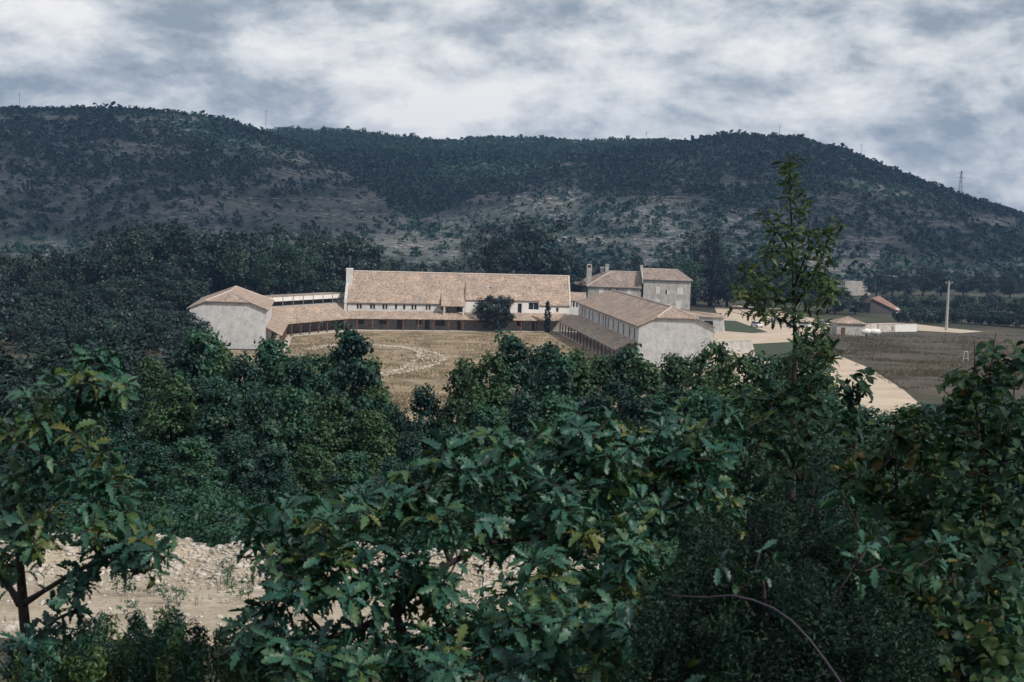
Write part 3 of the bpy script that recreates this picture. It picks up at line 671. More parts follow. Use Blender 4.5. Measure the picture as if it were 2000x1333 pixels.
# small link building between main roof and wing: tiled roof on white columns
lb = empty('porch_link', (14.5, 335, 0), 0, 'small tiled porch with white columns between main roof and wing', 'porch')
y0 = 345.0; xa, xb = dp(1108, 590, y0)[0], dp(1146, 590, y0)[0]; za, zb = dp(1125, 587, y0)[2], dp(1125, 571, y0 + 5)[2]
MB().slab([(xa - 1, y0 - .5, za), (xb, y0 - .5, za), (xb, y0 + 5, zb), (xa - 1, y0 + 5, zb)], .2).build('roof', M['tile'], lb)
MB().box(xa - 1, xb, y0 + 3, y0 + 3.4, 0, zb - .9).build('back_wall', M['darkstone'], lb)
zf = dp(1125, 601, y0)[2]
MB().box(xa - 1, xb, y0 - .6, y0 + 3, 0, zf).build('terrace_base', M['wallwhite'], lb)
for k in range(6):
    xx = xa + (xb - xa) * (k + .5) / 6; m = MB(); m.box(xx - .14, xx + .14, y0 - .35, y0 - .07, zf, za - .22); m.box(xx - .2, xx + .2, y0 - .41, y0 - .01, zf, zf + .15); m.build('column', M['shutter'], lb)
# low annex right of the wing
an_ = empty('annex', (44, 338, 0), 0, 'low annex with shallow tile roof behind the right gable', 'building')
ya = 333.0; xa, xb = dp(1340, 630, ya)[0], dp(1413, 630, ya)[0]; zta = dp(1413, 621, ya)[2]
fa = Frame((xa, ya), (1, 0)); wl = xb - xa
aops = [(wl - 4.6, wl - 2.4, .9, 2.6), (wl - 9, wl - 8, .9, 2.4)]
m = MB(); wall_open(m, fa, 0, wl, 0, .4, 0, zta - .02, aops); m.fbox(fa, wl - .4, wl, .403, 9, 0, zta - .02); m.fbox(fa, 0, wl, 9.003, 9.4, 0, zta + .4); m.build('wall', M['wall'], an_)
for o in aops: window(fa, an_, *o, .25)
zq = dp(1352, 604, ya + 10)[2]
MB().slab([fa.p(-.3, -.4, zta + .12), fa.p(wl + .4, -.4, zta + .12), fa.p(wl + .4, 9.8, zta + .35), fa.p(wl - 12, 9.8, zq), fa.p(-.3, 9.8, zq)], .14).build('roof', M['tile'], an_)
# low stone wall by the drive
q0, q1 = gp(1396, 692), gp(1466, 689)
lw = empty('stone_wall', (*((q0 + q1) / 2)[:2], 0), 0, 'low grey stone wall below the gravel drive, right of the gable', 'wall')
f = Frame(q0, (q1 - q0)); Ls = float(np.linalg.norm((q1 - q0)[:2])); m = MB(); m.fbox(f, 0, Ls, 0, .5, 0, 2.3); m.build('masonry', M['oldwall'], lw)
m = MB(); m.fbox(f, -.05, Ls + .05, -.06, .56, 2.3, 2.42); m.build('coping', M['concrete'], lw)
# ------------------------------------------------------------------ small things on the right
# stone hut with pyramid roof
c = gp(1662, 656); hw = 3.4
hut = empty('stone_hut', (c[0], c[1] + 3, 0), 0, 'small stone hut with pyramid tile roof beside the white tanks', 'hut')
fh = Frame((c[0] - hw, c[1]), (1, .05)); zH = dp(1662, 632, c[1])[2]
m = MB(); m.fbox(fh, 0, 2 * hw, 0, 6, 0, zH); m.fbox(fh, -.9, 0, .8, 4, 0, zH * .6); m.build('wall', M['oldwall'], hut)
pk = fh.p(hw, 3, zH + 1.5); cs = [fh.p(-.4, -.4, zH), fh.p(2 * hw + .4, -.4, zH), fh.p(2 * hw + .4, 6.4, zH), fh.p(-.4, 6.4, zH)]
rf = MB()
for k in range(4): rf.slab([cs[k], cs[(k + 1) % 4], pk], .14)
rf.build('roof', M['tile'], hut)
m = MB(); m.fbox(fh, 1.0, 2.0, -.05, -.003, 0, 1.9); m.build('door', M['post'], hut)
# two white gas tanks
for (x0, x1, y_), lab in zip(((1680, 1699, 656.5), (1696, 1718, 657)), ('white domed tank next to the stone hut', 'longer white domed tank on the field side of the other tank')):
    a, b = gp(x0, y_), gp(x1, y_); L_ = b[0] - a[0]; cc = (a + b) / 2; r_ = .72
    t = empty('gas_tank', (cc[0], cc[1], 0), 0, lab, 'tank', 'white tanks by the field')
    n = 6; pts = [(cc[0] - L_ / 2 + r_ * (1 - math.cos(PI / 2 * k / n)), cc[1], 1.05) for k in range(n)] + [(cc[0] + L_ / 2 - r_ * (1 - math.cos(PI / 2 * k / n)), cc[1], 1.05) for k in range(n - 1, -1, -1)]
    rad = [max(.04, r_ * math.sin(PI / 2 * k / n)) for k in range(n)]; rad = rad + rad[::-1]; rad[n - 1] = rad[n] = r_
    m = MB(); m.tube(pts, rad, 14); m.build('shell', M['tank'], t, smooth=True)
    m = MB(); m.tube([(cc[0], cc[1], 1.7), (cc[0], cc[1], 1.95)], .2, 8); m.build('valve_dome', M['tank'], t)
    for sg in (-1, 1): MB().box(cc[0] + sg * L_ * .28 - .12, cc[0] + sg * L_ * .28 + .12, cc[1] - .55, cc[1] + .55, 0, .5).build('saddle', M['concrete'], t)
# low garden walls behind the tanks
a, b = gp(1682, 650), gp(1790, 648)
gw = empty('garden_wall', ((a[0] + b[0]) / 2, a[1], 0), 0, 'low pale garden wall with openings behind the white tanks', 'wall')
f = Frame(a, b - a); Ls = float(np.linalg.norm((b - a)[:2])); m = MB(); wall_open(m, f, 0, Ls, 0, .4, 0, 1.9, [(Ls * .18, Ls * .3, .5, 1.9), (Ls * .45, Ls * .56, .5, 1.5)]); m.build('masonry', M['oldwall'], gw)
m = MB(); m.fbox(f, Ls * .60, Ls, -.06, -.004, 0, 1.85); m.build('white_panel', M['wallwhite'], gw)
m = MB(); m.fbox(f, -.05, Ls * .178, -.05, .45, 1.9, 2.02); m.fbox(f, Ls * .302, Ls + .05, -.05, .45, 1.9, 2.02); m.build('coping', M['concrete'], gw)
# farmhouse with red roof, gable to the left
c = gp(1706, 612); y_ = c[1]
fm = empty('farmhouse', (c[0] + 5, y_ + 4, 0), 0, 'farmhouse with red tile roof sloping towards the field among dark trees', 'house')
X = lambda px, py=600, yy=y_: dp(px, py, yy)[0]
zt_, zl = dp(1708, 590, y_)[2], dp(1745, 609, y_)[2]
xl, xm, xr = X(1700), X(1722), X(1752)
m = MB(); m.slab([(xl, y_, 0), (xr, y_, 0), (xr, y_, zl), (xm - 3, y_, zt_ + .8), (xl, y_, zt_ - .6)], 9, (0, 1, 0)); m.build('wall', M['shadestone'], fm)
MB().slab([(xm - 3.2, y_ - .4, zt_ + 1.1), (xr + .6, y_ - .4, zl + .1), (xr + 4.0, y_ + 9.5, zl + .3), (xm + 1.5, y_ + 9.5, zt_ + 1.6)], .18).build('roof', M['tilered'], fm)
MB().slab([(xm - 3.2, y_ - .4, zt_ + 1.1), (xm + 1.5, y_ + 9.5, zt_ + 1.6), (xl - 1, y_ + 9.5, zt_ - .3), (xl - .6, y_ - .4, zt_ - .4)], .18).build('roof', M['tilered'], fm)
m = MB(); m.slab([(X(1750), y_ - .5, dp(1750, 611, y_)[2]), (X(1766), y_ - .3, dp(1766, 612, y_)[2]), (X(1762), y_ + 4, dp(1762, 603, y_ + 4)[2]), (X(1752), y_ + 4, dp(1752, 602, y_ + 4)[2])], .1); m.build('white_roof_sheet', M['shutter'], fm)
m = MB(); m.box(xr + .3, X(1766), y_ + .2, y_ + 4, 0, zl - .9); m.build('lean_to', M['darkstone'], fm)
# pale quarry-stone retaining wall at the hill foot
c0_, c1_ = gp(1651, 578), gp(1700, 577)
rw = tag(MB().slab([(c0_[0], c0_[1], 0), (c1_[0], c1_[1], 0), (c1_[0], c1_[1] + 1.5, dp(1694, 550, c1_[1])[2]), (c0_[0], c0_[1] + 1.5, dp(1652, 549, c0_[1])[2])], 1.5, (0, 1, 0)).build('retaining_wall', M['ledge']), 'pale stone retaining wall at the foot of the hill behind the farmhouse', 'wall')
# concrete utility pole
c = gp(1848, 646); top = dp(1850, 549, c[1])[2]
up_ = empty('utility_pole', (c[0], c[1], 0), 0, 'tall concrete utility pole beside the green hedge', 'pole')
m = MB(); m.tube([(c[0], c[1], -.5), (c[0], c[1], top)], [.42, .22], 8); m.build('shaft', M['concrete'], up_)
m = MB(); m.box(c[0] - .9, c[0] + .9, c[1] - .08, c[1] + .08, top - .7, top - .5); m.build('crossarm', M['metal'], up_)
for k in (-.8, 0, .8): MB().tube([(c[0] + k, c[1], top - .5), (c[0] + k, c[1], top - .2)], [.09, .05], 6).build('insulator', M['tank'], up_)
# field fence
fpts = [gp(x, y) for x, y in ((1640, 662), (1760, 660), (1880, 660), (2010, 664), (2150, 670))]
fen = empty('field_fence', fpts[2], 0, 'thin wire fence on pale posts along the far edge of the field', 'fence')
for a, b in zip(fpts, fpts[1:]):
    n = 8
    for k in range(n):
        p = a + (b - a) * k / n; MB().tube([(p[0], p[1], 0), (p[0], p[1], 1.3)], .05, 5).build('post', M['metal'], fen)
    w_ = MB()
    for z in (.5, .95, 1.35): w_.tube([(a[0], a[1], z), (b[0], b[1], z)], .012, 3, False)
    w_.build('wire', M['metal'], fen)
# low goal-like frame in the field
c = gp(1886, 706)
gf = empty('metal_frame', (c[0], c[1], 0), 0, 'small pale tapered metal frame standing in the brown field', 'frame')
for sg in (-1, 1): MB().tube([(c[0] + sg * .55, c[1], 0), (c[0] + sg * .28, c[1], 1.9)], .06, 5).build('leg', M['whitepost'], gf)
MB().tube([(c[0] - .28, c[1], 1.9), (c[0] + .28, c[1], 1.9)], .06, 5).build('top_bar', M['whitepost'], gf)
MB().tube([(c[0] - .5, c[1], .5), (c[0] + .5, c[1], .5)], .045, 5).build('cross_bar', M['whitepost'], gf)

# ------------------------------------------------------------------ cars
def paint(name, c):
    m, t, b = base_mat(name, .35); b.inputs['Base Color'].default_value = (*c, 1); b.inputs['Specular IOR Level'].default_value = .5; b.inputs['Coat Weight'].default_value = .3; return m
M['rubber'] = noisy('tyre rubber', [(.3, (.012, .012, .012)), (.7, (.025, .025, .025))], 5)
def car(label, px, py, rz, col, kind, zb=.035):
    c = gp(px, py); root = empty('parked_car', (c[0], c[1], zb), rz, label, 'car', 'cars parked on the gravel')
    hwid = .74
    if kind == 'boxy':
        low = [(-1.8, .3), (1.75, .3), (1.82, .55), (1.75, .82), (.85, .92), (-1.75, .95), (-1.84, .6)]
        cab = [(.85, .92), (.42, 1.42), (-1.35, 1.46), (-1.72, .95)]
    else:
        low = [(-2.2, .28), (2.15, .28), (2.25, .5), (2.1, .72), (1.0, .86), (-1.3, .92), (-2.1, .78), (-2.28, .5)]
        cab = [(.95, .86), (.25, 1.38), (-.75, 1.40), (-1.55, .92)]
    def ext(prof, w0, w1=None):
        m = MB(); n = len(prof); w1 = w1 or w0; zmin = min(p[1] for p in prof); zmax = max(p[1] for p in prof)
        ww = lambda z: w0 + (w1 - w0) * (z - zmin) / (zmax - zmin)
        m.v = [(x, -ww(z), z) for x, z in prof] + [(x, ww(z), z) for x, z in prof]
        m.f = [tuple(range(n)), tuple(reversed(range(n, 2 * n)))] + [(i, n + i, n + (i + 1) % n, (i + 1) % n) for i in range(n)]
        return m
    def put(m, name, mat, smooth=False):
        o = link(name, m.mesh(name, mat, smooth), root, world=False); return o
    body = put(ext(low, hwid), 'body', col)
    bv = body.modifiers.new('bevel', 'BEVEL'); bv.width = .06; bv.segments = 2
    put(ext(cab, hwid - .04, hwid - .16), 'glasshouse', M['glass'])
    z = cab[1][1]; m = MB(); m.box(cab[2][0] - .05, cab[1][0] + .05, -hwid + .15, hwid - .15, z - .03, z + .05); put(m, 'roof', col)
    m = MB()
    for x in (cab[1][0] - .02, (cab[1][0] + cab[2][0]) / 2, cab[2][0] + .02):
        for sg in (-1, 1): m.slab([(x - .04, sg * (hwid - .03), .9), (x + .04, sg * (hwid - .03), .9), (x + .04, sg * (hwid - .15), z), (x - .04, sg * (hwid - .15), z)], .02, (0, sg, 0))
    put(m, 'pillars', col)
    for x in (-1.25, 1.25):
        for sg in (-1, 1):
            m = MB(); m.tube([(x, sg * .58, .3), (x, sg * .77, .3)], .3, 12); w = put(m, 'wheel', M['rubber'])
            m = MB(); m.tube([(x, sg * .772, .3), (x, sg * .785, .3)], .17, 10); o = link('hubcap', m.mesh('hubcap', M['metal']), w, world=False)
    for x, n_ in ((low[2][0], 'front_bumper'), (low[-1][0], 'rear_bumper')):
        m = MB(); m.box(x - .05, x + .05, -hwid, hwid, .38, .5); put(m, n_, M['metal'])
    for sg in (-1, 1):
        m = MB(); m.tube([(low[2][0] - .05, sg * .52, .65), (low[2][0] + .01, sg * .52, .65)], .1, 8); put(m, 'headlight', M['tank'])
    return root
car('small boxy white car parked alone at the edge of the lawn wedge', 1478, 640, R_(-70), paint('white paint', (.74, .73, .70)), 'boxy')
car('long silver-blue saloon car parked behind the small white car', 1518, 632, R_(-35), paint('silver blue paint', (.42, .47, .53)), 'saloon')
car('blue-grey car half hidden behind the slender tree trunk', 1546, 640, R_(-80), paint('blue grey paint', (.22, .29, .40)), 'saloon')
car('pale car just right of the slender tree trunk', 1574, 641, R_(-60), paint('pale paint', (.66, .66, .66)), 'boxy')
car('white car parked under the slender tree, farthest along the gravel', 1604, 636, R_(-50), paint('off white paint', (.70, .68, .64)), 'saloon')
r_ = car('red car at the left edge of the picture below dark trees', 12, 662, R_(15), paint('red paint', (.55, .06, .05)), 'boxy'); r_.pop('group', None) if hasattr(r_, 'pop') else None

# low building seen under the trees left of the block
c = gp(318, 656); sh = empty('low_shed', (c[0], c[1], 0), 0, 'low shed with pale arched roof glimpsed under trees beside the left block', 'shed')
ww = 4.2; zt2 = dp(318, 634, c[1])[2]
n = 8; pts = [(c[0] + ww * math.cos(PI * k / n), c[1] - .3, zt2 - 1.0 + 1.0 * math.sin(PI * k / n)) for k in range(n + 1)]
MB().slab(pts, 6, (0, 1, 0)).build('roof', M['concrete'], sh)
m = MB()
for k in range(5):
    xx = c[0] - ww + .3 + (2 * ww - .6) * k / 4; m.box(xx - .2, xx + .2, c[1], c[1] + .4, 0, zt2 - 1.0)
m.box(c[0] - ww + .1, c[0] + ww - .1, c[1] + 4, c[1] + 4.4, 0, zt2 - 1); m.build('wall', M['wall'], sh)

# ------------------------------------------------------------------ masts on the skyline
def pylon(px, py0, py1, D, label, lattice):
    y_ = D; b = dp(px, py1, y_); t = dp(px, py0, y_); x = b[0]; zb = hillz(x, y_) - 1; H_ = t[2]
    root = empty('pylon', (x, y_, zb), 0, label, 'pylon', 'masts on the skyline')
    if lattice:
        for sx_ in (-1, 1):
            for sy_ in (-1, 1): MB().tube([(x + sx_ * 1.6, y_ + sy_ * 1.6, zb), (x + sx_ * .3, y_ + sy_ * .3, H_)], .11, 4).build('leg', M['metal'], root)
        m = MB(); n = 6
        for k in range(n):
            a, b2 = k / n, (k + 1) / n; wa, wb = 1.6 - 1.3 * a, 1.6 - 1.3 * b2; za, zb2 = zb + (H_ - zb) * a, zb + (H_ - zb) * b2
            for sy_ in (-1, 1):
                m.tube([(x - wa, y_ + sy_ * wa, za), (x + wb, y_ + sy_ * wb, zb2)], .09, 3); m.tube([(x + wa, y_ + sy_ * wa, za), (x - wb, y_ + sy_ * wb, zb2)], .09, 3)
        m.build('bracing', M['metal'], root)
        for k, w_ in ((.92, 2.4), (.75, 3.0)): MB().tube([(x - w_, y_, zb + (H_ - zb) * k), (x + w_, y_, zb + (H_ - zb) * k)], .12, 4).build('crossarm', M['metal'], root)
    else:
        MB().tube([(x, y_, zb), (x, y_, H_)], [.2, .1], 5).build('mast', M['metal'], root)
        for k, w_ in ((.95, 1.2), (.85, 1.6)): MB().tube([(x - w_, y_, zb + (H_ - zb) * k), (x + w_, y_, zb + (H_ - zb) * k)], .09, 4).build('crossarm', M['metal'], root)
pylon(519, 215, 250, 1060, 'thin mast on the skyline where the left hill starts to fall', False)
pylon(38, 180, 208, 1140, 'thin mast on the skyline at the far left', False)
pylon(1262, 256, 285, 1100, 'mast rising from trees on the ridge between the two summits', False)
pylon(1522, 244, 272, 1135, 'thin mast on the rounded summit of the right hill', False)
pylon(1681, 281, 310, 1120, 'faint mast on the upper right shoulder of the right hill', False)
pylon(1875, 334, 385, 1085, 'lattice pylon on the falling skyline at the far right', True)

# ------------------------------------------------------------------ tree kit
def quads(cent, nrm, size, asp=.6, roll=None):
    n = len(cent); nrm = unit(nrm)
    ref = np.where(np.abs(nrm[:, 2:3]) < .9, np.array([[0, 0, 1.]]), np.array([[1., 0, 0]]))
    t1 = unit(np.cross(nrm, ref)); t2 = np.cross(nrm, t1)
    a = rng.uniform(0, 6.28, n)[:, None]; u, v = t1 * np.cos(a) + t2 * np.sin(a), t2 * np.cos(a) - t1 * np.sin(a)
    s = np.asarray(size).reshape(-1, 1)
    V = np.stack([cent - u * s * .5, cent + v * s * .5 * asp + nrm * s * .1, cent + u * s * .5, cent - v * s * .5 * asp + nrm * s * .1], 1).reshape(-1, 3)
    return V, np.arange(4 * n).reshape(n, 4)
def crown_pts(H, Wd, base, nclump, per, rc, seed, shape='round'):
    """leaf centres and normals for a crown of height H-base and width Wd"""
    g = np.random.default_rng(seed); cl = []
    while len(cl) < nclump:
        d = unit(g.normal(size=3)); r = g.uniform(.25, 1) ** .45
        q = d * r
        zz = (q[2] + 1) / 2
        if shape == 'oak': w = 1.0
        elif shape == 'cone': w = max(.03, 1 - zz) ** .9
        elif shape == 'column': w = math.sin(PI * min(1, zz * .92 + .06)) ** .55
        elif shape == 'umbrella': w = .35 + .9 * zz
        else: w = 1.0
        k = 1 + .28 * mnoise.noise(Vector((q[0] * 1.7 + seed, q[1] * 1.7, q[2] * 1.7)))
        hx = q[:2] * (k if shape == 'round' else 1)
        if shape in ('cone', 'column', 'umbrella'):
            a = g.uniform(0, 6.28); rr = g.uniform(.3, 1) ** .5 * w; hx = np.array([math.cos(a), math.sin(a)]) * rr
            zz = g.uniform(0, 1) if shape != 'cone' else 1 - g.uniform(0, 1) ** .6
            w2 = {'cone': max(.04, 1 - zz) ** .9, 'column': max(.05, math.sin(PI * min(1, zz * .9 + .08))) ** .6, 'umbrella': .25 + .95 * math.sin(PI * min(1, .25 + zz * .7))}[shape]
            hx = np.array([math.cos(a), math.sin(a)]) * g.uniform(.25, 1) ** .5 * w2
        elif shape == 'oak':
            a = g.uniform(0, 6.28); zz = g.uniform(0, 1) ** 1.5; lob = 1 + .25 * mnoise.noise(Vector((math.cos(a) * 1.3 + seed, math.sin(a) * 1.3, zz * 2)))
            hx = np.array([math.cos(a), math.sin(a)]) * g.uniform(.05, 1) ** .5 * lob * (1.05 - .82 * zz ** 1.25)
        else: zz = (q[2] * k * .95 + 1) / 2
        cl.append((hx[0] * Wd / 2, hx[1] * Wd / 2, base + zz * (H - base)))
    cl = np.array(cl); ctr = np.array([0, 0, (H + base) / 2])
    R = rc * g.uniform(.6, 1.35, nclump)
    idx = np.repeat(np.arange(nclump), per)
    off = unit(g.normal(size=(len(idx), 3))) * (g.uniform(0, 1, len(idx)) ** .5)[:, None]
    off[:, 2] *= .75
    P = cl[idx] + off * R[idx][:, None]
    nr = unit(off) * .55 + unit(P - ctr) * .35 + np.array([0, 0, .45]) + g.normal(size=P.shape) * .45
    tint = np.clip(g.normal(.45, .16, nclump)[idx] + g.normal(0, .12, len(idx)), 0, 1)
    return P, nr, tint, cl
TOP = {}
def make_tree(name, H, Wd, base, ncl, per, rc, leaf, mat, seed, shape='round', trunk_r=.15, limbs=6, asp=.62, lean=0.0, stems=1):
    P, nr, tint, cl = crown_pts(H, Wd, base, ncl, per, rc, seed, shape)
    g = random.Random(seed)
    V, Fc = quads(P, nr, leaf * rng.uniform(.7, 1.35, len(P)), asp)
    crown = np_mesh('crown', V, Fc, mat, tint); TOP[crown.name] = float(np.percentile(V[:, 2], 99.7))
    m = MB()
    for s in range(stems):
        ox, oy = (g.uniform(-.25, .25) * (stems > 1) * 2 * trunk_r * 3, g.uniform(-.2, .2) * (stems > 1))
        top = base + (H - base) * .75; pts = []
        for k in range(7):
            t = k / 6; pts.append((ox * (1 + t * 2) + lean * t + .12 * Wd * .2 * math.sin(t * 5 + seed + s), oy * (1 + t) + .1 * Wd * .2 * math.cos(t * 4 + seed), -.4 + (top + .4) * t))
        m.tube(pts, [trunk_r * (1.25 - 1.1 * k / 6) for k in range(7)], 7)
    for k in range(limbs):
        q = cl[g.randrange(len(cl))]; z0 = min(base + .75 * (q[2] - base) * .6, top * .9)
        m.tube([(lean * z0 / top, 0, z0), (q[0] * .45, q[1] * .45, z0 + (q[2] - z0) * .6), (q[0] * .9, q[1] * .9, q[2])], [trunk_r * .5, trunk_r * .3, trunk_r * .1], 5)
    return crown, m.mesh('trunk', M['bark'], True)
def plant(kit, loc, scale, rz, label, cat='tree', group=None, name='tree', sz=None):
    o = empty(name, loc, rz, label, cat, group); o.scale = (scale, scale, sz or scale)
    link('crown', kit[0], o, world=False); link('trunk', kit[1], o, world=False)
    return o
ORD = ['first', 'second', 'third', 'fourth', 'fifth', 'sixth', 'seventh', 'eighth', 'ninth', 'tenth', 'eleventh', 'twelfth', 'thirteenth', 'fourteenth', 'fifteenth', 'sixteenth', 'seventeenth', 'eighteenth', 'nineteenth', 'twentieth', 'twenty-first', 'twenty-second', 'twenty-third', 'twenty-fourth', 'twenty-fifth', 'twenty-sixth', 'twenty-seventh', 'twenty-eighth', 'twenty-ninth', 'thirtieth', 'thirty-first', 'thirty-second', 'thirty-third', 'thirty-fourth', 'thirty-fifth', 'thirty-sixth']
# ------------------------------------------------------------------ hillside scrub (one mass)
HB = []
for s in range(6):
    P, nr, ti, _ = crown_pts(1.0, 1.15, .0, 8, 4, .28, 300 + s)
    HB.append((P, nr, ti))
HBs = []
for s in range(3):      # sparse version for far copies
    P, nr, ti, _ = crown_pts(1.0, 1.1, .0, 6, 3, .3, 330 + s)
    HBs.append((P, nr, ti))
cent, nrs, szs, tis = [], [], [], []
cnt = 0; tries = 0
while cnt < 34000 and tries < 170000:
    tries += 1
    t = rng.uniform(-.45, .45); y = 650 + 980 * rng.uniform(0, 1) ** .85
    x = t * y; z = hillz(x, y)
    if z < 1: continue
    px, py = pr((x, y, z))
    if px < -150 or px > 2150: continue
    crest = max(hL(t, y) - max(hR(t, y), hB(t, y)), 0)
    n1 = mnoise.noise(Vector((x * .012, y * .009, 7.0))); n2 = mnoise.noise(Vector((x * .045, y * .03, 3.0)))
    dens = .40 + .75 * n1 + .35 * n2
    up_k = (z - 30) / 60.0
    dens += .38 * max(0, min(1, up_k)) - .08                     # denser towards the tops
    gully = float(hB(t, y)) > max(float(hL(t, y)), float(hR(t, y))) - 2 and 540 < px < 1340
    if gully: dens += 1.0           # wooded gully
    if px > 1150 and z > 45: dens += .2
    if py > 480: dens += .12
    bare = bare_at(px, py); dens *= 1 - .9 * bare
    small = rng.uniform() > dens
    if small and rng.uniform() > .4 * (1 - .6 * bare): continue
    size = (.42 if small else 1) * rng.uniform(2.2, 5.6) * (1.15 if up_k > .6 else 1) * (1.25 if py > 500 else 1) * (1 + .35 * (rng.uniform() < .12)) * (1.2 if gully else 1)
    P, nr, ti = (HB[cnt % 6] if y < 1250 else HBs[cnt % 3])
    a = rng.uniform(0, 6.28); ca, sa = math.cos(a), math.sin(a)
    Q = np.stack([P[:, 0] * ca - P[:, 1] * sa, P[:, 0] * sa + P[:, 1] * ca, P[:, 2] * rng.uniform(.7, 1.15)], 1) * size + (x, y, z - .25 * size)
    cent.append(Q); nrs.append(nr); szs.append(np.full(len(P), size * .40)); tis.append(np.clip(ti + rng.normal(0, .14) + (.2 if gully else 0), 0, 1)); cnt += 1
V, Fc = quads(np.concatenate(cent), np.concatenate(nrs), np.concatenate(szs) * rng.uniform(.7, 1.3, sum(map(len, szs))), .7)
tag(link('hillside_scrub', np_mesh('hillside_scrub', V, Fc, M['scrub'], np.concatenate(tis))), 'dark scrub oak and juniper covering the far limestone hills', 'scrub', kind='stuff')
print('scrub', cnt, len(Fc))

ps, ss = [], []
for bx, by, rx, ry in BARE:
    for _ in range(26):
        px, py = rnd.gauss(bx, rx * .7), by + rnd.choice((-.6, 0, .6)) * ry + rnd.gauss(0, 1.5)
        d = ray(px, py); hit = None
        for yy in range(660, 1650, 6):
            q = EYE + d * (yy / d[1])
            if q[2] <= hillz(q[0], q[1]): hit = q; break
        if hit is not None: ps.append((hit[0], hit[1], hillz(hit[0], hit[1]) + .1)); ss.append(rnd.uniform(.5, 1.7))
lo = joined_rocks('rock_ledges', np.array(ps), np.array([(s_ * 1.6, s_, s_ * .8) for s_ in ss]), M['ledge'])
tag(lo, 'pale limestone ledges showing between the scrub on the far hills', 'rocks')
# ------------------------------------------------------------------ valley trees
VT = [make_tree('valley_tree', 17, 14, 1.2, 80, 62, 1.9, .68, M['wood'], 40 + k, trunk_r=.35, limbs=7) for k in range(4)]
VP = [make_tree('valley_tree', 15, 11, 2.5, 50, 62, 1.7, .55, M['pale'], 60 + k, trunk_r=.3, limbs=7) for k in range(2)]
VC = [make_tree('conifer', 18, 10, 1.0, 80, 50, 1.3, .55, M['conifer'], 80 + k, shape='cone', trunk_r=.4, limbs=8, asp=.35) for k in range(2)]
VD = [make_tree('cedar', 18, 13, 1.5, 75, 52, 1.6, .6, M['conifer'], 90 + k, shape='umbrella', trunk_r=.45, limbs=9, asp=.4) for k in range(2)]
KIT = {'w': (VT, 17, 'valley_tree'), 'p': (VP, 15, 'valley_tree'), 'c': (VC, 18, 'conifer'), 'd': (VD, 18, 'cedar_tree')}
def vtree(px, py, D, k, label, group, cat='tree', wscale=1.0):
    p = dp(px, py, D); kits, h0, nm = KIT[k]; s = p[2] / h0
    kit = kits[int(px) % len(kits)]; s = p[2] / TOP[kit[0].name]
    return plant(kit, (p[0], p[1], 0), s * wscale, rnd.uniform(0, 6.28), label, cat, group, nm, sz=s)
left_back = [(-60, 500, 320), (10, 497, 315), (62, 490, 320), (118, 486, 325), (172, 478, 330), (212, 448, 345), (262, 441, 340), (312, 434, 350), (362, 438, 345), (420, 452, 355), (468, 457, 350), (512, 443, 365), (602, 452, 365), (645, 462, 355), (690, 457, 360)]
for i, (x, y, D) in enumerate(left_back): vtree(x, y, D, 'w', f'tall dark tree, {ORD[i]} from the left in the wood behind the left block', 'dark wood left of the buildings', wscale=1.0)
left_front = [(-30, 575, 285), (40, 560, 290), (105, 548, 292), (178, 556, 298), (245, 540, 302), (312, 535, 312), (352, 520, 322), (400, 515, 345), (590, 522, 335)]
for i, (x, y, D) in enumerate(left_front): vtree(x, y, D, 'w', f'lower dark tree, {ORD[i]} from the left at the front of the wood', 'front trees of the dark wood', wscale=1.25)
vtree(560, 470, 335, 'p', 'paler green tree behind the roof terrace', 'dark wood left of the buildings')
vtree(475, 478, 345, 'p', 'paler rounded tree behind the left block roof', 'dark wood left of the buildings')
vtree(728, 498, 372, 'p', 'yellow-green tree behind the chimney end of the main roof', None)
ctr = [(775, 505, 430, 'w'), (815, 512, 435, 'w'), (862, 510, 430, 'w'), (905, 508, 430, 'w'), (1000, 470, 420, 'w'), (1100, 500, 415, 'w'), (1128, 515, 440, 'w'), (1160, 512, 470, 'w'), (1205, 510, 480, 'w'), (1290, 512, 470, 'w')]
for i, (x, y, D, k) in enumerate(ctr): vtree(x, y, D, k, f'leafy tree, {ORD[i]} from the left in the row behind the main and old house roofs', 'trees behind the roofs')
vtree(958, 441, 400, 'd', 'broad dark cedar rising behind the middle of the main roof', None)
vtree(1045, 426, 405, 'w', 'tallest dark tree behind the main roof, right of the cedar', None, wscale=1.15)
vtree(1240, 482, 455, 'c', 'dark conifer behind the parapet of the old house', None)
vtree(1332, 502, 432, 'p', 'rounded green tree at the right end of the old house', None, wscale=1.2)
rg = [(1362, 452, 455, 'd'), (1395, 446, 450, 'c'), (1425, 500, 450, 'w'), (1462, 505, 440, 'w'), (1500, 500, 445, 'c'), (1535, 520, 440, 'w'), (1578, 535, 435, 'w'), (1618, 540, 440, 'w'), (1648, 563, 450, 'w')]
for i, (x, y, D, k) in enumerate(rg): vtree(x, y, D, k, f'dark tree, {ORD[i]} from the left in the row beyond the parked cars', 'dark trees beyond the gravel', wscale=1.1)
vtree(1690, 567, 470, 'c', 'small dark pointed tree left of the farmhouse', None, wscale=1.3)
fr_ = [(1715, 530, 560, 'w'), (1745, 520, 590, 'w'), (1772, 545, 580, 'w'), (1805, 520, 600, 'w'), (1840, 525, 600, 'w'), (1885, 530, 610, 'w'), (1930, 525, 600, 'w'), (1975, 530, 600, 'w'), (2030, 525, 600, 'w')]
for i, (x, y, D, k) in enumerate(fr_): vtree(x, y, D, k, f'tree at the hill foot right of the farmhouse, {ORD[i]} from the left', 'trees at the foot of the right hill', wscale=1.2)
vtree(1632, 575, 430, 'w', 'bushy tree between the parked cars and the farmhouse', None, wscale=1.6)
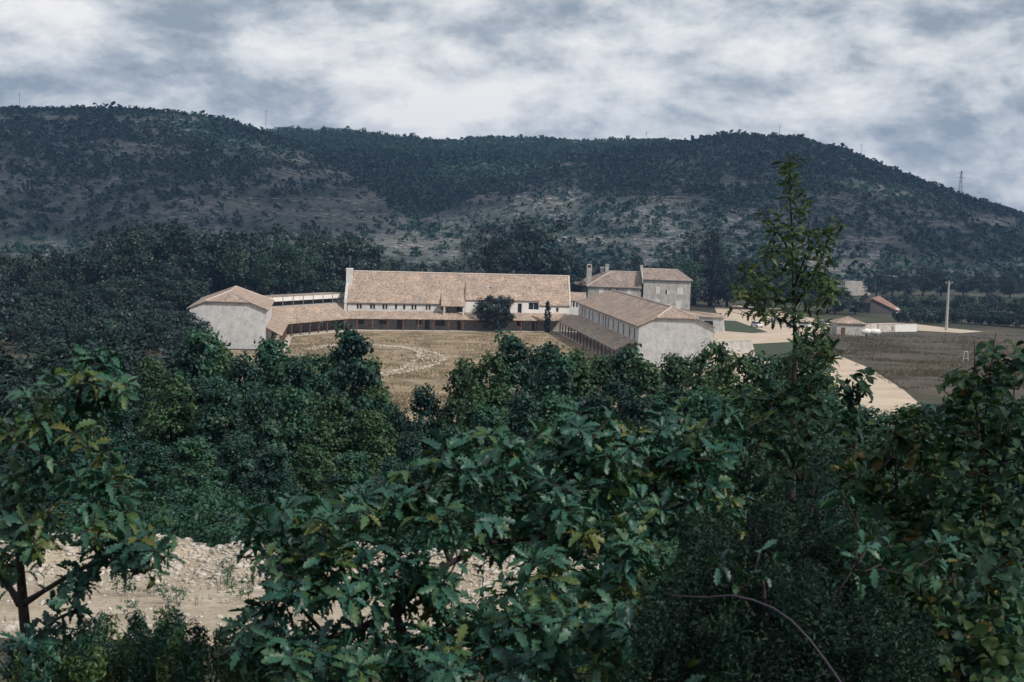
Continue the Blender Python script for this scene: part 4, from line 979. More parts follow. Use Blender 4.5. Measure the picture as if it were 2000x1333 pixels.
vtree(1672, 583, 432, 'w', 'bushy tree just left of the farmhouse gable', None, wscale=1.6)
# hedge of bushes right of the pole
HK = [make_tree('hedge_bush', 4.2, 7, .1, 40, 55, 1.0, .42, M['wood'], 120 + k, trunk_r=.12, limbs=4) for k in range(2)]
for i in range(11):
    px = 1770 + 27 * i; D = 405 - 2.5 * abs(i - 4); p = dp(px, 622, D)
    plant(HK[i % 2], (p[0], p[1], 0), 1.0 + .12 * math.sin(i * 2.3), i * 1.3, f'hedge bush beyond the field, {ORD[i]} from the left', 'bush', 'hedge beyond the brown field', 'hedge_bush')
# undergrowth at the front of the dark wood
for i in range(12):
    px = -20 + 34 * i; D = 268 - 2.0 * i * (i % 2); p = dp(px, 630, D)
    plant(HK[i % 2], (p[0], p[1], 0), 1.5 + .25 * math.sin(i * 1.7), i * 1.9, f'bush at the foot of the dark wood, {ORD[i]} from the left', 'bush', 'undergrowth of the dark wood', 'wood_bush')
for i, px in enumerate((-25, 45, 80, 118, 155, 196, 236, 276, 322, 352)):
    D = 236 + 7 * math.sin(i * 2.1); p = dp(px, 640, D)
    plant(HK[i % 2], (p[0], p[1], 0), 1.25 + .2 * math.sin(i * 2.7), i * 1.3, f'bush in the nearer row below the dark wood, {ORD[i]} from the left', 'bush', 'nearer undergrowth below the wood', 'wood_bush')
for i in range(12):
    px = 1735 + 29 * i; D = 470 + 12 * math.sin(i * 1.9); p = dp(px, 600, D)
    plant(HK[i % 2], (p[0], p[1], 0), 1.1 + .3 * math.sin(i * 2.9), i * 1.3, f'hedge bush in the farther row towards the hill, {ORD[i]} from the farmhouse', 'bush', 'far hedge beyond the field', 'hedge_bush')
# courtyard trees
RT_ = make_tree('courtyard_tree', 8.2, 9.0, .9, 130, 80, .95, .4, M['conifer'], 140, trunk_r=.16, limbs=7, stems=2)
b = gp(966, 648); plant(RT_, (b[0], b[1], 0), 1.0, .6, 'dense round dark tree in front of the gallery', 'tree', None, 'courtyard_tree')
CY = make_tree('cypress', 7.0, 1.3, .1, 170, 30, .3, .24, M['conifer'], 141, shape='column', trunk_r=.09, limbs=2)
b = gp(1068, 650); hC = dp(1069, 590, b[1])[2]; plant(CY, (b[0], b[1], 0), 1.0, 0, 'slim dark cypress in front of the gallery corner', 'tree', None, 'cypress', sz=hC / 7.0)

# ------------------------------------------------------------------ oak grove on the slope
GV = [make_tree('grove_oak', 6.5, 4.4, .6, 175, 60, .42, .18, M[('grove', 'grove2', 'grove3')[k % 3]], 160 + k, shape='oak', trunk_r=.10, limbs=8, stems=1 + k % 2, asp=.7) for k in range(6)]
def grove(px, py, D, label, group, wide=1.0, extra=0):
    p = dp(px, py, D); z = zt(p[0], p[1]); h = p[2] - z; kit = GV[int(px * 7 + D) % 6]
    s = 0.99 * h / TOP[kit[0].name]
    return plant(kit, (p[0], p[1], z - .05), max(s * wide, .55), rnd.uniform(0, 6.28), label, 'oak tree', group, 'grove_oak', sz=s)
row1 = [(245, 735), (300, 700), (372, 668), (396, 640), (420, 660), (440, 690), (478, 690), (528, 660), (550, 690), (580, 700), (612, 690), (665, 685), (690, 640), (718, 700), (738, 745), (775, 790), (832, 752), (872, 785), (915, 702), (960, 690), (1003, 652), (1045, 680), (1085, 672), (1128, 684), (1170, 692), (1222, 676), (1262, 700), (1320, 690), (1392, 668), (1440, 690), (1485, 690), (1525, 690), (1590, 662)]
for i, (x, y) in enumerate(row1): grove(x, y, 60 + 5 * math.sin(i * 1.9), f'oak at the top of the grove, {ORD[i]} from the left against the courtyard', 'back row of the oak grove', .8)
row2 = [(120, 760), (180, 770), (235, 790), (335, 735), (430, 738), (505, 752), (570, 755), (650, 770), (725, 800), (800, 845), (880, 830), (950, 790), (1020, 765), (1085, 770), (1160, 765), (1240, 760), (1310, 755), (1380, 760), (1460, 765), (1545, 745), (1620, 765)]
for i, (x, y) in enumerate(row2): grove(x, y, 49 + 3 * math.sin(i * 2.3), f'oak in the middle of the grove, {ORD[i]} from the left', 'middle row of the oak grove', .95)
row3 = [(60, 840), (150, 860), (215, 880), (300, 862), (375, 850), (455, 850), (530, 872), (610, 868), (690, 880), (770, 895), (860, 890), (950, 885), (1040, 880), (1140, 870), (1240, 860), (1350, 860)]
for i, (x, y) in enumerate(row3): grove(x, y, 41 + 2 * math.sin(i * 2.9), f'low oak along the front of the grove, {ORD[i]} from the left', 'front row of the oak grove', 1.35)
# dark trees filling the slope at the far left
for i, (x, y, D) in enumerate([(20, 668, 105), (75, 662, 110), (130, 670, 102), (190, 672, 100), (228, 640, 112), (280, 680, 95), (-30, 680, 95), (330, 690, 90), (100, 720, 75), (180, 730, 72), (30, 740, 70)]):
    p = dp(x, y, D); z = zt(p[0], p[1]); s = (p[2] - z) / 17
    plant(VT[i % 4], (p[0], p[1], z), s * 1.15, i * 1.1, f'shadowy tree on the slope below the wood, {ORD[i]} nearest the picture edge', 'tree', 'dark trees on the left slope', 'slope_tree', sz=s)
# bushes among trunks behind the rubble
UB = [make_tree('grove_bush', 1.9, 2.6, .05, 45, 60, .33, .11, M['grove'], 190 + k, trunk_r=.04, limbs=5) for k in range(3)]
for i in range(24):
    x = -40 + 62 * i; D = 30.6 + 1.2 * math.sin(i * 2.2); y = 1000 + 28 * math.sin(i * 1.7) - (45 if i in (7, 8) else 0)
    p = dp(x, y, D); z = zt(p[0], p[1]); s = max(.4, (p[2] - z) / 1.9)
    plant(UB[i % 3], (p[0], p[1], z - .05), max(s, .75), i * 1.7, f'leafy bush behind the rubble edge, {ORD[i]} from the left', 'bush', 'bushes under the grove', 'grove_bush', sz=s)
# oaks on the slope under the field, seen between the near shrubs
for i, (x, y, D) in enumerate([(1655, 800, 46), (1700, 792, 46), (1765, 792, 42), (1830, 785, 42), (1890, 770, 46), (1960, 775, 44), (2030, 770, 44), (1730, 900, 30), (1830, 890, 28), (1920, 880, 30), (2000, 880, 28), (1660, 900, 34)]):
    grove(x, y, D, f'oak on the slope below the brown field, {ORD[i]} of the clump behind the near shrubs', 'oaks below the field', 1.2)
NB = [make_tree('thicket_bush', 1.7, 2.3, .0, 55, 60, .22, .085, M['grove'], 230 + k, trunk_r=.03, limbs=5) for k in range(2)]
for i, (x, y, D) in enumerate([(1700, 1010, 13), (1800, 1000, 12), (1900, 1000, 12.5), (1990, 1000, 12), (1640, 1080, 9), (1760, 1120, 9), (1870, 1110, 8.6), (1970, 1110, 8.8), (1150, 1080, 11), (1260, 1060, 12), (1370, 1050, 12), (1480, 1000, 13)]):
    p = dp(x, y, D); z = zt(p[0], p[1]); s_ = max(.35, (p[2] - z) / 1.7)
    plant(NB[i % 2], (p[0], p[1], z), max(.8, s_), i * 2.1, f'dark thicket bush behind the near leaves, {ORD[i]} of a row', 'bush', 'thicket behind the near leaves', 'thicket_bush', sz=s_)
# ------------------------------------------------------------------ pale rubble terrace
txs = np.linspace(-17, 9, 90); tys = np.linspace(16.0, 29.6, 60)
def zterr(x, y):
    edge = min((x + 17) / 2.5, (9 - x) / 2.5, (y - 16) / 2.0, (29.6 - y) / .8)
    return zt(x, y) + .05 + .62 * math.exp(-((y - 28.2 + .5 * mnoise.noise(Vector((x * .4, 0, 0)))) / 1.0) ** 2) * (.6 + .8 * abs(mnoise.noise(Vector((x * .5, 3, 0))))) - (.3 * (1 - edge) if edge < 1 else 0)
terr = grid_sheet('stony_terrace', txs, tys, zterr, M['rubbleg'])
rocks = rock_variants(6, M['stone'], 'stone')
ps, ss, bigs = [], [], []
for k in range(16000):
    x = rnd.uniform(-16, 8); q = rnd.random()
    y = rnd.gauss(28.0, .8) if q < .5 else (rnd.uniform(17, 28.5) if q < .85 else rnd.gauss(26, 1.2))
    if y < 16.5 or y > 29.5: continue
    if 20 < y < 25 and rnd.random() < .6: continue
    s = min(.10, .013 + rnd.expovariate(1 / .015))
    if q < .5: s *= 1.25
    if s > .055 and len(bigs) < 240: bigs.append((x, y, s))
    else: ps.append((x, y, zterr(x, y) + s * .25)); ss.append(s)
joined_rocks('small_stones', np.array(ps), ss, M['stone'], terr)
for x, y, s in bigs:
    o = bpy.data.objects.new('stone', rocks[rnd.randrange(6)]); C.objects.link(o); o.parent = terr
    o.location = (x, y, zterr(x, y) + s * .3); o.scale = (s, s, s * rnd.uniform(.7, 1.1)); o.rotation_euler = (rnd.uniform(-.4, .4), rnd.uniform(-.4, .4), rnd.uniform(0, 6.28))

# grass tufts: on the court, on the terrace
def tufts(name, pts, h, mat, label, parent=None):
    V, Fc, ti = [], [], []; off = 0
    for (x, y, z) in pts:
        for k in range(7):
            a = rnd.uniform(0, 6.28); l = h * rnd.uniform(.5, 1.2); w = l * .06; sp = l * rnd.uniform(.1, .6)
            dx, dy = math.cos(a), math.sin(a); bx, by = x + rnd.gauss(0, h * .2), y + rnd.gauss(0, h * .2)
            V += [(bx - dy * w, by + dx * w, z - .02), (bx + dy * w, by - dx * w, z - .02), (bx + dx * sp, by + dy * sp, z + l)]; Fc.append((off, off + 1, off + 2)); off += 3; ti.append(rnd.uniform(0, 1))
    o = link(name, np_mesh(name, np.array(V), np.array(Fc), mat, np.array(ti)), parent)
    return tag(o, label, 'grass', kind='stuff')
M['drygrass'] = leaf_mat('dry grass blade', [(0, (.05, .048, .022)), (.4, (.17, .13, .07)), (1, (.36, .28, .19))], .2, .8, .1)
pts = []
while len(pts) < 9000:
    p = gp(rnd.uniform(560, 1180), rnd.uniform(652, 800), .03)
    x, y = p[0], p[1]
    if y > 300 + .36 * x + 5 or x > 11.0 + (314 - y) * .09: continue
    if rnd.random() > .35 + 1.2 * mnoise.noise(Vector((x * .12, y * .12, 1))): continue
    pts.append((x, y, .03))
tufts('courtyard_grass', pts, .34, M['drygrass'], 'dry grass tufts scattered over the straw coloured courtyard')
pts = [(x, y, zterr(x, y)) for x, y in ((rnd.uniform(-16, 8), rnd.uniform(17, 28.5)) for _ in range(900)) if mnoise.noise(Vector((x * .3, y * .3, 5))) > .05]
tufts('terrace_grass', pts, .10, M['drygrass'], 'sparse dry grass growing between stones on the pale terrace')
WK = [make_tree('weed', .55, .7, .02, 14, 22, .1, .05, M['grove'], 210 + k, trunk_r=.01, limbs=3) for k in range(2)]
for i, (x, y) in enumerate([(245, 1165), (300, 1165), (345, 1177), (250, 1206), (430, 1145), (445, 1120), (470, 1175), (870, 1190)]):
    D = None
    for yy in np.arange(16, 29.6, .2):
        p = dp(x, y, yy)
        if p[2] <= zterr(p[0], yy): D = yy; break
    if D is None: D = 26
    p = dp(x, y, D); plant(WK[i % 2], (p[0], p[1], zterr(p[0], p[1])), rnd.uniform(.5, .8), i, f'small weed tuft on the pale stony terrace, {ORD[i]} of a scattered few', 'weed', 'weeds on the terrace', 'weed')

# ------------------------------------------------------------------ near leaves
OUT = [(0, .02), (.11, .04), (.17, .12), (.23, .13), (.28, .075), (.36, .19), (.43, .20), (.48, .105), (.57, .24), (.64, .23), (.69, .125), (.77, .19), (.84, .17), (.89, .10), (.95, .09), (1.0, .02)]
def oak_leaf(bend, fold, wob):
    g = random.Random(wob); V = []; Fc = []
    for t, w in OUT:
        y = t; z = -bend * (t - .25) ** 2
        for sg in (-1, 0, 1):
            ww = .84 * w * sg * (1 + g.uniform(-.15, .15)); V.append((ww, y + (.03 * sg * sg if w > .15 else 0), z + fold * abs(ww) + g.uniform(-.03, .03) * (1 if sg else .3)))
    for k in range(len(OUT) - 1):
        a = 3 * k; Fc += [(a, a + 1, a + 4, a + 3), (a + 1, a + 2, a + 5, a + 4)]
    return np.array(V), np.array(Fc)
def round_leaf(bend, fold, wob):
    g = random.Random(wob); o = [(0, .02), (.14, .2), (.34, .34), (.56, .36), (.76, .26), (.9, .13), (1, .01)]; V = []; Fc = []
    for t, w in o:
        for sg in (-1, 0, 1):
            ww = w * sg * (1 + g.uniform(-.1, .1)); V.append((ww, t, -bend * (t - .25) ** 2 + fold * abs(ww)))
    for k in range(len(o) - 1):
        a = 3 * k; Fc += [(a, a + 1, a + 4, a + 3), (a + 1, a + 2, a + 5, a + 4)]
    return np.array(V), np.array(Fc)
class LeafSet:
    def __init__(s, fn, mat):
        s.geo = [fn(b, f, k) for k, (b, f) in enumerate([(.3, .4), (.7, .1), (-.15, .6), (1.0, .35)])]; s.mat = mat; s.meshes = {}
    def mesh(s, g, ti):
        k = (g, round(ti * 6) / 6)
        if k not in s.meshes:
            V, Fc = s.geo[g]; s.meshes[k] = np_mesh('leaf', V, Fc, s.mat, np.full(len(Fc), k[1]))
        return s.meshes[k]
SLD = LeafSet(oak_leaf, M['slender']); OAK = LeafSet(oak_leaf, M['near']); RND = LeafSet(round_leaf, M['nearb']); OAKB = LeafSet(oak_leaf, M['nearb'])
def leaf_matrix(p, d, n, L):
    d = unit(d); n = n - d * (n @ d)
    if np.linalg.norm(n) < 1e-3: n = np.array([0, 0, 1.]) - d * d[2]
    n = unit(n); x = np.cross(d, n)
    return np.stack([x * L, d * L, n * L], 1), p
def near_plant(name, label, cat, base, stems, tips, leafset, L, nleaf, n_single, seed, spread=(-8, 48), twig_r=.004, group=None, stem_mat='bark', tint_mu=.42):
    """stems: list of polylines [(x,y,z,r)...]; tips: world points; leaves whorl round each tip"""
    g = np.random.default_rng(seed); root = empty(name, base, 0, label, cat, group)
    m = MB(); nodes = []
    for s in stems:
        m.tube([q[:3] for q in s], [q[3] for q in s], 7)
        for a, b in zip(s, s[1:]):
            a, b = np.array(a), np.array(b); k = max(2, int(np.linalg.norm(b[:3] - a[:3]) / .06)); nodes += [a + (b - a) * i / k for i in range(k)]
    nodes = np.array(nodes)
    o = m.build('trunk', M[stem_mat], root, True)
    tw = MB(); leaves = []
    order = np.argsort([np.min(np.linalg.norm(nodes[:, :3] - t, axis=1)) for t in tips])
    for ti_ in order:
        t = tips[ti_]
        dd = np.linalg.norm(nodes[:, :3] - t, axis=1) + np.maximum(0, nodes[:, 2] - t[2] + .02) * 1.5
        a = nodes[np.argmin(dd)]; v = t - a[:3]; ln = np.linalg.norm(v)
        mid = a[:3] + v * .5 + np.array([0, 0, -.12 * ln]) + g.normal(0, .03 * ln, 3)
        r1 = min(a[3] * .8, max(twig_r, ln * .016)); tw.tube([a[:3], mid, t], [r1, (r1 + twig_r) / 2, twig_r * .6], 5)
        nodes = np.concatenate([nodes, [[*mid, (r1 + twig_r) / 2], [*(mid * .5 + t * .5), twig_r * .8]]])
        ax = unit(unit(v) * .55 + np.array([0, 0, .75]) + g.normal(0, .12, 3))
        e1 = unit(np.cross(ax, [0.3, .9, .1])); e2 = np.cross(ax, e1); ph = g.uniform(0, 6.28); tt = np.clip(g.normal(tint_mu, .17), 0, 1)
        n = max(2, int(round(nleaf * g.uniform(.7, 1.3))))
        for k in range(n):
            inner = k >= n * .45
            pos = t - unit(v) * (g.uniform(.0, .03) if not inner else g.uniform(.03, .24)) * (L / .1)
            an = ph + k * 2.4 + g.normal(0, .2); el = R_(g.uniform(*spread)) - (R_(25) if inner else 0)
            dr = (e1 * math.cos(an) + e2 * math.sin(an)) * math.cos(el) + ax * math.sin(el)
            dr = dr + np.array([0, 0, -.12])
            leaves.append((pos + unit(dr) * L * .12, dr, ax + g.normal(0, .38, 3), L * g.uniform(.65, 1.2), np.clip(tt + g.normal(0, .1), 0, 1), g.integers(4)))
    tw.build('branches', M[stem_mat], root, True, 'stuff')
    vis = lambda l: (-1 if not (-30 < pr(l[0])[0] < 2030 and -30 < pr(l[0])[1] < 1363) else l[3] / np.linalg.norm(l[0] - EYE))
    leaves.sort(key=lambda l: -vis(l))
    V, Fc, T, off = [], [], [], 0
    for i, (p, dr, nn, LL, ti, gi) in enumerate(leaves):
        Mx, p = leaf_matrix(p, dr, nn, LL)
        if i < n_single:
            o = bpy.data.objects.new('leaf', leafset.mesh(int(gi), float(ti))); C.objects.link(o); o.parent = root
            o.matrix_parent_inverse = Matrix.Translation(-Vector(root.location))
            o.matrix_basis = Matrix([[*Mx[0], p[0]], [*Mx[1], p[1]], [*Mx[2], p[2]], [0, 0, 0, 1]])
        else:
            v, f = leafset.geo[int(gi)]; V.append(v @ Mx.T + p); Fc.append(f + off); off += len(v); T.append(np.full(len(f), ti))
    if V: link('foliage', np_mesh('foliage', np.concatenate(V), np.concatenate(Fc), leafset.mat, np.concatenate(T)), root)['kind'] = 'stuff'
    return root
def stem_px(pts): return [(*dp(x, y, D), r) for x, y, D, r in pts]
def foot(px, D, r, to):
    q = dp(px, 1333, D); return [(q[0], D, zt(q[0], D) - .1, r), to]
def blob_tips(regions, seed):
    """regions: (px, py, rx, ry, D, dD, n)"""
    g = np.random.default_rng(seed); out = []
    for x, y, rx, ry, D, dD, n in regions:
        for _ in range(n):
            a = g.uniform(0, 6.28); r = g.uniform(0, 1) ** .5
            out.append(dp(x + rx * r * math.cos(a), y + ry * r * math.sin(a), D + g.uniform(-dD, dD)))
    return out
def grounded(stem):
    """continue the lowest point of a stem straight down to the soil"""
    x, y, z, r = stem[0]; gz = zt(x, y) - .1
    return ([(x + .03, y + .02, gz, r * 1.25)] + stem) if z > gz + .05 else stem

# young oak at the left edge
s = [grounded(stem_px([(58, 1420, 5.6, .026), (55, 1290, 5.6, .024), (45, 1180, 5.6, .021), (38, 1080, 5.6, .015), (60, 960, 5.6, .011), (85, 900, 5.6, .010), (120, 830, 5.6, .008), (160, 760, 5.6, .006), (185, 710, 5.6, .004)])),
     stem_px([(45, 1180, 5.6, .016), (85, 1155, 5.5, .010), (150, 1115, 5.4, .010), (230, 1080, 5.3, .007), (290, 1060, 5.2, .004)]),
     stem_px([(40, 1180, 5.6, .02), (20, 1150, 5.7, .012), (-10, 1110, 5.8, .01), (-60, 1060, 5.8, .006)]),
     stem_px([(60, 955, 5.6, .010), (110, 940, 5.5, .007), (170, 950, 5.4, .005), (240, 950, 5.3, .003)]), stem_px([(75, 920, 5.6, .009), (40, 860, 5.7, .006), (10, 830, 5.8, .004)]),
     stem_px([(40, 1080, 5.6, .02), (30, 1030, 5.65, .017), (24, 1022, 5.65, .014)]),
     stem_px([(60, 1260, 5.6, .012), (110, 1210, 5.5, .007), (170, 1180, 5.4, .004)])]
tips = blob_tips([(190, 700, 45, 40, 5.6, .15, 6), (215, 770, 45, 45, 5.6, .2, 7), (130, 790, 90, 70, 5.6, .3, 12), (130, 880, 100, 60, 5.6, .35, 14), (50, 960, 80, 60, 5.7, .3, 11), (60, 830, 60, 40, 5.7, .2, 6),
                  (220, 960, 55, 40, 5.4, .2, 7), (130, 1040, 110, 50, 5.4, .25, 12), (280, 1085, 60, 45, 5.2, .15, 11), (230, 1030, 60, 40, 5.3, .15, 7), (150, 1150, 60, 50, 5.4, .2, 5), (20, 1090, 60, 60, 5.7, .2, 6), (110, 1230, 80, 60, 5.5, .3, 7), (40, 1300, 60, 40, 5.6, .3, 6)], 3)
near_plant('young_oak', 'young lobed-leaf oak with dark trunk at the left edge before the rubble', 'oak tree', (s[0][0][0], s[0][0][1], s[0][0][2]), s, tips, OAK, .076, 14, 295, 5, tint_mu=.52)
# spreading oak in the middle
s = [grounded(stem_px([(800, 1420, 5.0, .030), (790, 1250, 5.0, .026), (770, 1190, 5.0, .020), (700, 1230, 5.0, .013), (640, 1245, 5.0, .010), (580, 1180, 5.0, .007), (545, 1080, 5.0, .005)])),
     stem_px([(775, 1200, 5.0, .02), (800, 1150, 5.0, .015), (880, 1100, 5.1, .012), (960, 1060, 5.2, .010), (1060, 1050, 5.3, .009), (1120, 1020, 5.3, .007), (1180, 930, 5.4, .005)]),
     stem_px([(1050, 1050, 5.3, .009), (1110, 970, 5.5, .007), (1130, 890, 5.5, .005), (1180, 830, 5.5, .003)]),
     stem_px([(880, 1100, 5.1, .01), (840, 1000, 5.2, .007), (820, 920, 5.2, .004)]), stem_px([(790, 1260, 5.0, .02), (900, 1230, 4.9, .012), (1050, 1220, 4.8, .008), (1200, 1180, 4.8, .005)]),
     stem_px([(940, 1070, 5.2, .009), (950, 960, 5.3, .006), (955, 880, 5.3, .004)])]
tips = blob_tips([(520, 1010, 50, 60, 5.0, .2, 9), (600, 1040, 60, 50, 5.0, .3, 9), (700, 1010, 60, 55, 5.0, .3, 10), (760, 960, 60, 45, 5.2, .3, 10), (840, 920, 70, 60, 5.2, .3, 13), (950, 900, 70, 60, 5.3, .3, 14), (1050, 960, 90, 60, 5.3, .3, 14),
                  (1130, 840, 80, 40, 5.5, .2, 12), (1190, 880, 90, 60, 5.5, .3, 14), (1180, 990, 100, 70, 5.3, .3, 14), (900, 1030, 90, 50, 5.1, .3, 10), (560, 1140, 70, 70, 4.9, .3, 13), (650, 1290, 150, 70, 4.8, .4, 22), (800, 1090, 70, 40, 5.0, .3, 6),
                  (700, 1170, 50, 50, 4.9, .3, 4), (1100, 1120, 90, 60, 5.0, .3, 11), (1230, 1100, 80, 70, 5.0, .3, 12), (950, 1270, 150, 60, 4.8, .4, 24), (1150, 1250, 110, 80, 4.7, .4, 20), (800, 1320, 120, 40, 4.7, .3, 12), (520, 1230, 50, 60, 4.9, .3, 6), (630, 1110, 60, 40, 4.9, .2, 7), (760, 1120, 50, 40, 4.9, .2, 6), (850, 1170, 50, 40, 4.9, .2, 6), (1010, 1190, 50, 30, 4.8, .2, 4), (690, 1080, 50, 30, 4.9, .2, 5), (1000, 980, 220, 70, 6.0, .3, 34), (1150, 900, 110, 60, 6.1, .3, 18), (640, 1020, 130, 50, 5.9, .3, 14), (700, 1290, 200, 60, 5.6, .3, 20), (1100, 1260, 160, 70, 5.6, .3, 20)], 4)
near_plant('spreading_oak', 'spreading oak bush with large lobed leaves low in the middle of the view', 'oak tree', s[0][0][:3], s, tips, OAK, .078, 17, 300, 6, tint_mu=.46)
# oak to the right of it, tips catching light
s = [grounded(stem_px([(1330, 1420, 6.0, .028), (1330, 1200, 6.0, .022), (1335, 1000, 6.0, .014), (1340, 900, 6.0, .008), (1345, 830, 6.0, .004)])), stem_px([(1333, 1050, 6.0, .014), (1400, 900, 6.0, .008), (1430, 810, 6.0, .004)]), stem_px([(1333, 1050, 6.0, .012), (1280, 950, 6.0, .008), (1270, 880, 6.0, .004)])]
tips = blob_tips([(1320, 830, 50, 40, 6, .2, 9), (1425, 800, 25, 30, 6, .1, 5), (1390, 860, 60, 50, 6, .3, 12), (1280, 900, 60, 60, 6, .3, 12), (1370, 940, 80, 60, 6, .3, 13), (1300, 1010, 80, 60, 6, .3, 10), (1430, 990, 60, 60, 6.1, .3, 8)], 8)
near_plant('upright_oak', 'upright young oak right of the middle with pale leaf tips above the dark juniper', 'oak tree', s[0][0][:3], s, tips, OAK, .076, 16, 200, 9, tint_mu=.5)
# slender tree rising against the hill
s = [grounded(stem_px([(1546, 1000, 12, .036), (1548, 800, 12, .027), (1553, 670, 12, .019), (1549, 560, 12, .013), (1547, 450, 12, .009), (1542, 370, 12, .007), (1541, 305, 12, .003)])),
     stem_px([(1552, 620, 12, .012), (1500, 560, 11.9, .007), (1480, 520, 11.9, .003)]), stem_px([(1552, 600, 12, .012), (1600, 520, 12.1, .007), (1620, 460, 12.1, .004), (1640, 435, 12.1, .003)]),
     stem_px([(1549, 500, 12, .009), (1510, 440, 12, .005), (1490, 420, 12, .003)]), stem_px([(1552, 660, 12, .008), (1590, 650, 12, .005), (1610, 630, 12, .003)]), stem_px([(1552, 560, 12, .01), (1580, 480, 11.8, .005), (1580, 430, 11.8, .003)]),
     stem_px([(1552, 640, 12, .009), (1480, 600, 12.2, .005), (1450, 560, 12.2, .003)]), stem_px([(1549, 740, 12, .01), (1600, 700, 12, .006), (1620, 660, 12, .003)])]
tips = blob_tips([(1540, 320, 22, 28, 12, .1, 8), (1545, 370, 26, 25, 12, .15, 8), (1548, 420, 35, 30, 12, .2, 10), (1500, 430, 22, 24, 12, .1, 7), (1545, 480, 50, 30, 12, .3, 16), (1600, 460, 40, 22, 12, .2, 12), (1580, 510, 55, 30, 12, .3, 16), (1510, 500, 35, 30, 12, .3, 11),
                  (1535, 560, 100, 34, 12, .5, 32), (1478, 540, 45, 45, 12, .4, 16), (1600, 560, 50, 34, 12, .3, 15), (1520, 605, 95, 28, 12, .5, 26), (1470, 590, 50, 26, 12.2, .3, 12), (1630, 445, 20, 14, 12.1, .1, 4), (1590, 640, 40, 25, 12, .2, 9), (1610, 680, 30, 30, 12, .2, 7)], 12)
near_plant('slender_tree', 'tall slender tree with a thin dark trunk rising in front of the right hill', 'tree', s[0][0][:3], s, tips, SLD, .080, 6, 200, 13, twig_r=.003, tint_mu=.55)
# leafy bush tops round the foot of the slender tree
tips = blob_tips([(1600, 690, 40, 30, 10, .3, 10), (1560, 760, 70, 50, 10, .4, 26), (1480, 790, 70, 50, 10, .4, 22), (1595, 780, 35, 50, 10, .4, 12), (1550, 860, 100, 60, 9.6, .5, 36), (1660, 900, 60, 40, 9.4, .4, 12), (1550, 950, 80, 60, 9.6, .4, 26)], 15)
s = [grounded(stem_px([(1570, 1100, 10, .03), (1570, 900, 10, .02), (1580, 800, 10, .012), (1590, 720, 10, .005)])), stem_px([(1570, 950, 10, .014), (1500, 830, 10, .006)]), stem_px([(1570, 950, 10, .014), (1650, 830, 10, .006)])]
near_plant('leafy_bush', 'leafy bush round the foot of the slender tree', 'bush', s[0][0][:3], s, tips, OAKB, .095, 8, 100, 16)
# shrubs with small rounded leaves filling the right side
for i, (regs, st, lab, ns) in enumerate([
    ([(1790, 850, 70, 50, 7, .4, 20), (1700, 920, 70, 50, 7, .4, 20), (1790, 930, 100, 70, 7, .4, 34), (1700, 1000, 80, 70, 6.8, .4, 24), (1800, 1040, 90, 70, 6.8, .4, 28), (1760, 1140, 110, 80, 6.4, .4, 30)],
     [[(1760, 1420, 7, .02), (1762, 1100, 7, .014), (1750, 930, 7, .008), (1745, 850, 7, .003)], [(1762, 1150, 7, .012), (1810, 950, 7, .007), (1800, 830, 7, .003)]], 'shrub with small yellowing leaves below the gravel road', 140),
    ([(1900, 760, 80, 60, 6.6, .4, 24), (1960, 740, 60, 70, 6.4, .4, 20), (1900, 860, 90, 70, 6.5, .4, 34), (1970, 880, 60, 80, 6.2, .4, 26), (1900, 980, 100, 80, 6.2, .4, 34), (1980, 1040, 60, 90, 6, .4, 26)],
     [[(1940, 1420, 6.5, .022), (1930, 1100, 6.5, .016), (1915, 900, 6.5, .010), (1905, 760, 6.5, .006), (1903, 665, 6.5, .002)], [(1925, 1000, 6.5, .01), (1975, 850, 6.4, .006), (1985, 700, 6.4, .003)], [(1915, 900, 6.5, .007), (1935, 720, 6.5, .004), (1945, 650, 6.5, .002)]], 'tall twiggy shrub with olive leaves at the right edge', 140),
    ([(1850, 1150, 110, 90, 5.6, .4, 32), (1950, 1200, 80, 100, 5.4, .4, 28), (1870, 1280, 110, 70, 5.2, .4, 26)],
     [[(1880, 1420, 5.5, .02), (1880, 1250, 5.5, .012), (1860, 1120, 5.5, .005)], [(1880, 1300, 5.5, .012), (1950, 1180, 5.4, .006)]], 'dark leafy shrub in the bottom corner on the right', 100)]):
    s = [stem_px(q) for q in st]; s[0] = grounded(s[0])
    near_plant('shrub', lab, 'shrub', s[0][0][:3], s, blob_tips(regs, 20 + i), RND, .052, 9, ns, 30 + i, spread=(-10, 50), tint_mu=.42)
# small dark sapling against the road
s = [grounded(stem_px([(1672, 1000, 8, .014), (1670, 850, 8, .01), (1665, 745, 8, .004)]))]
near_plant('sapling', 'small dark sapling silhouetted against the pale gravel road', 'sapling', s[0][0][:3], s, blob_tips([(1668, 770, 25, 30, 8, .1, 9), (1690, 735, 12, 10, 8, .05, 3), (1660, 830, 35, 30, 8, .2, 8)], 41), RND, .06, 8, 40, 42, tint_mu=.2)

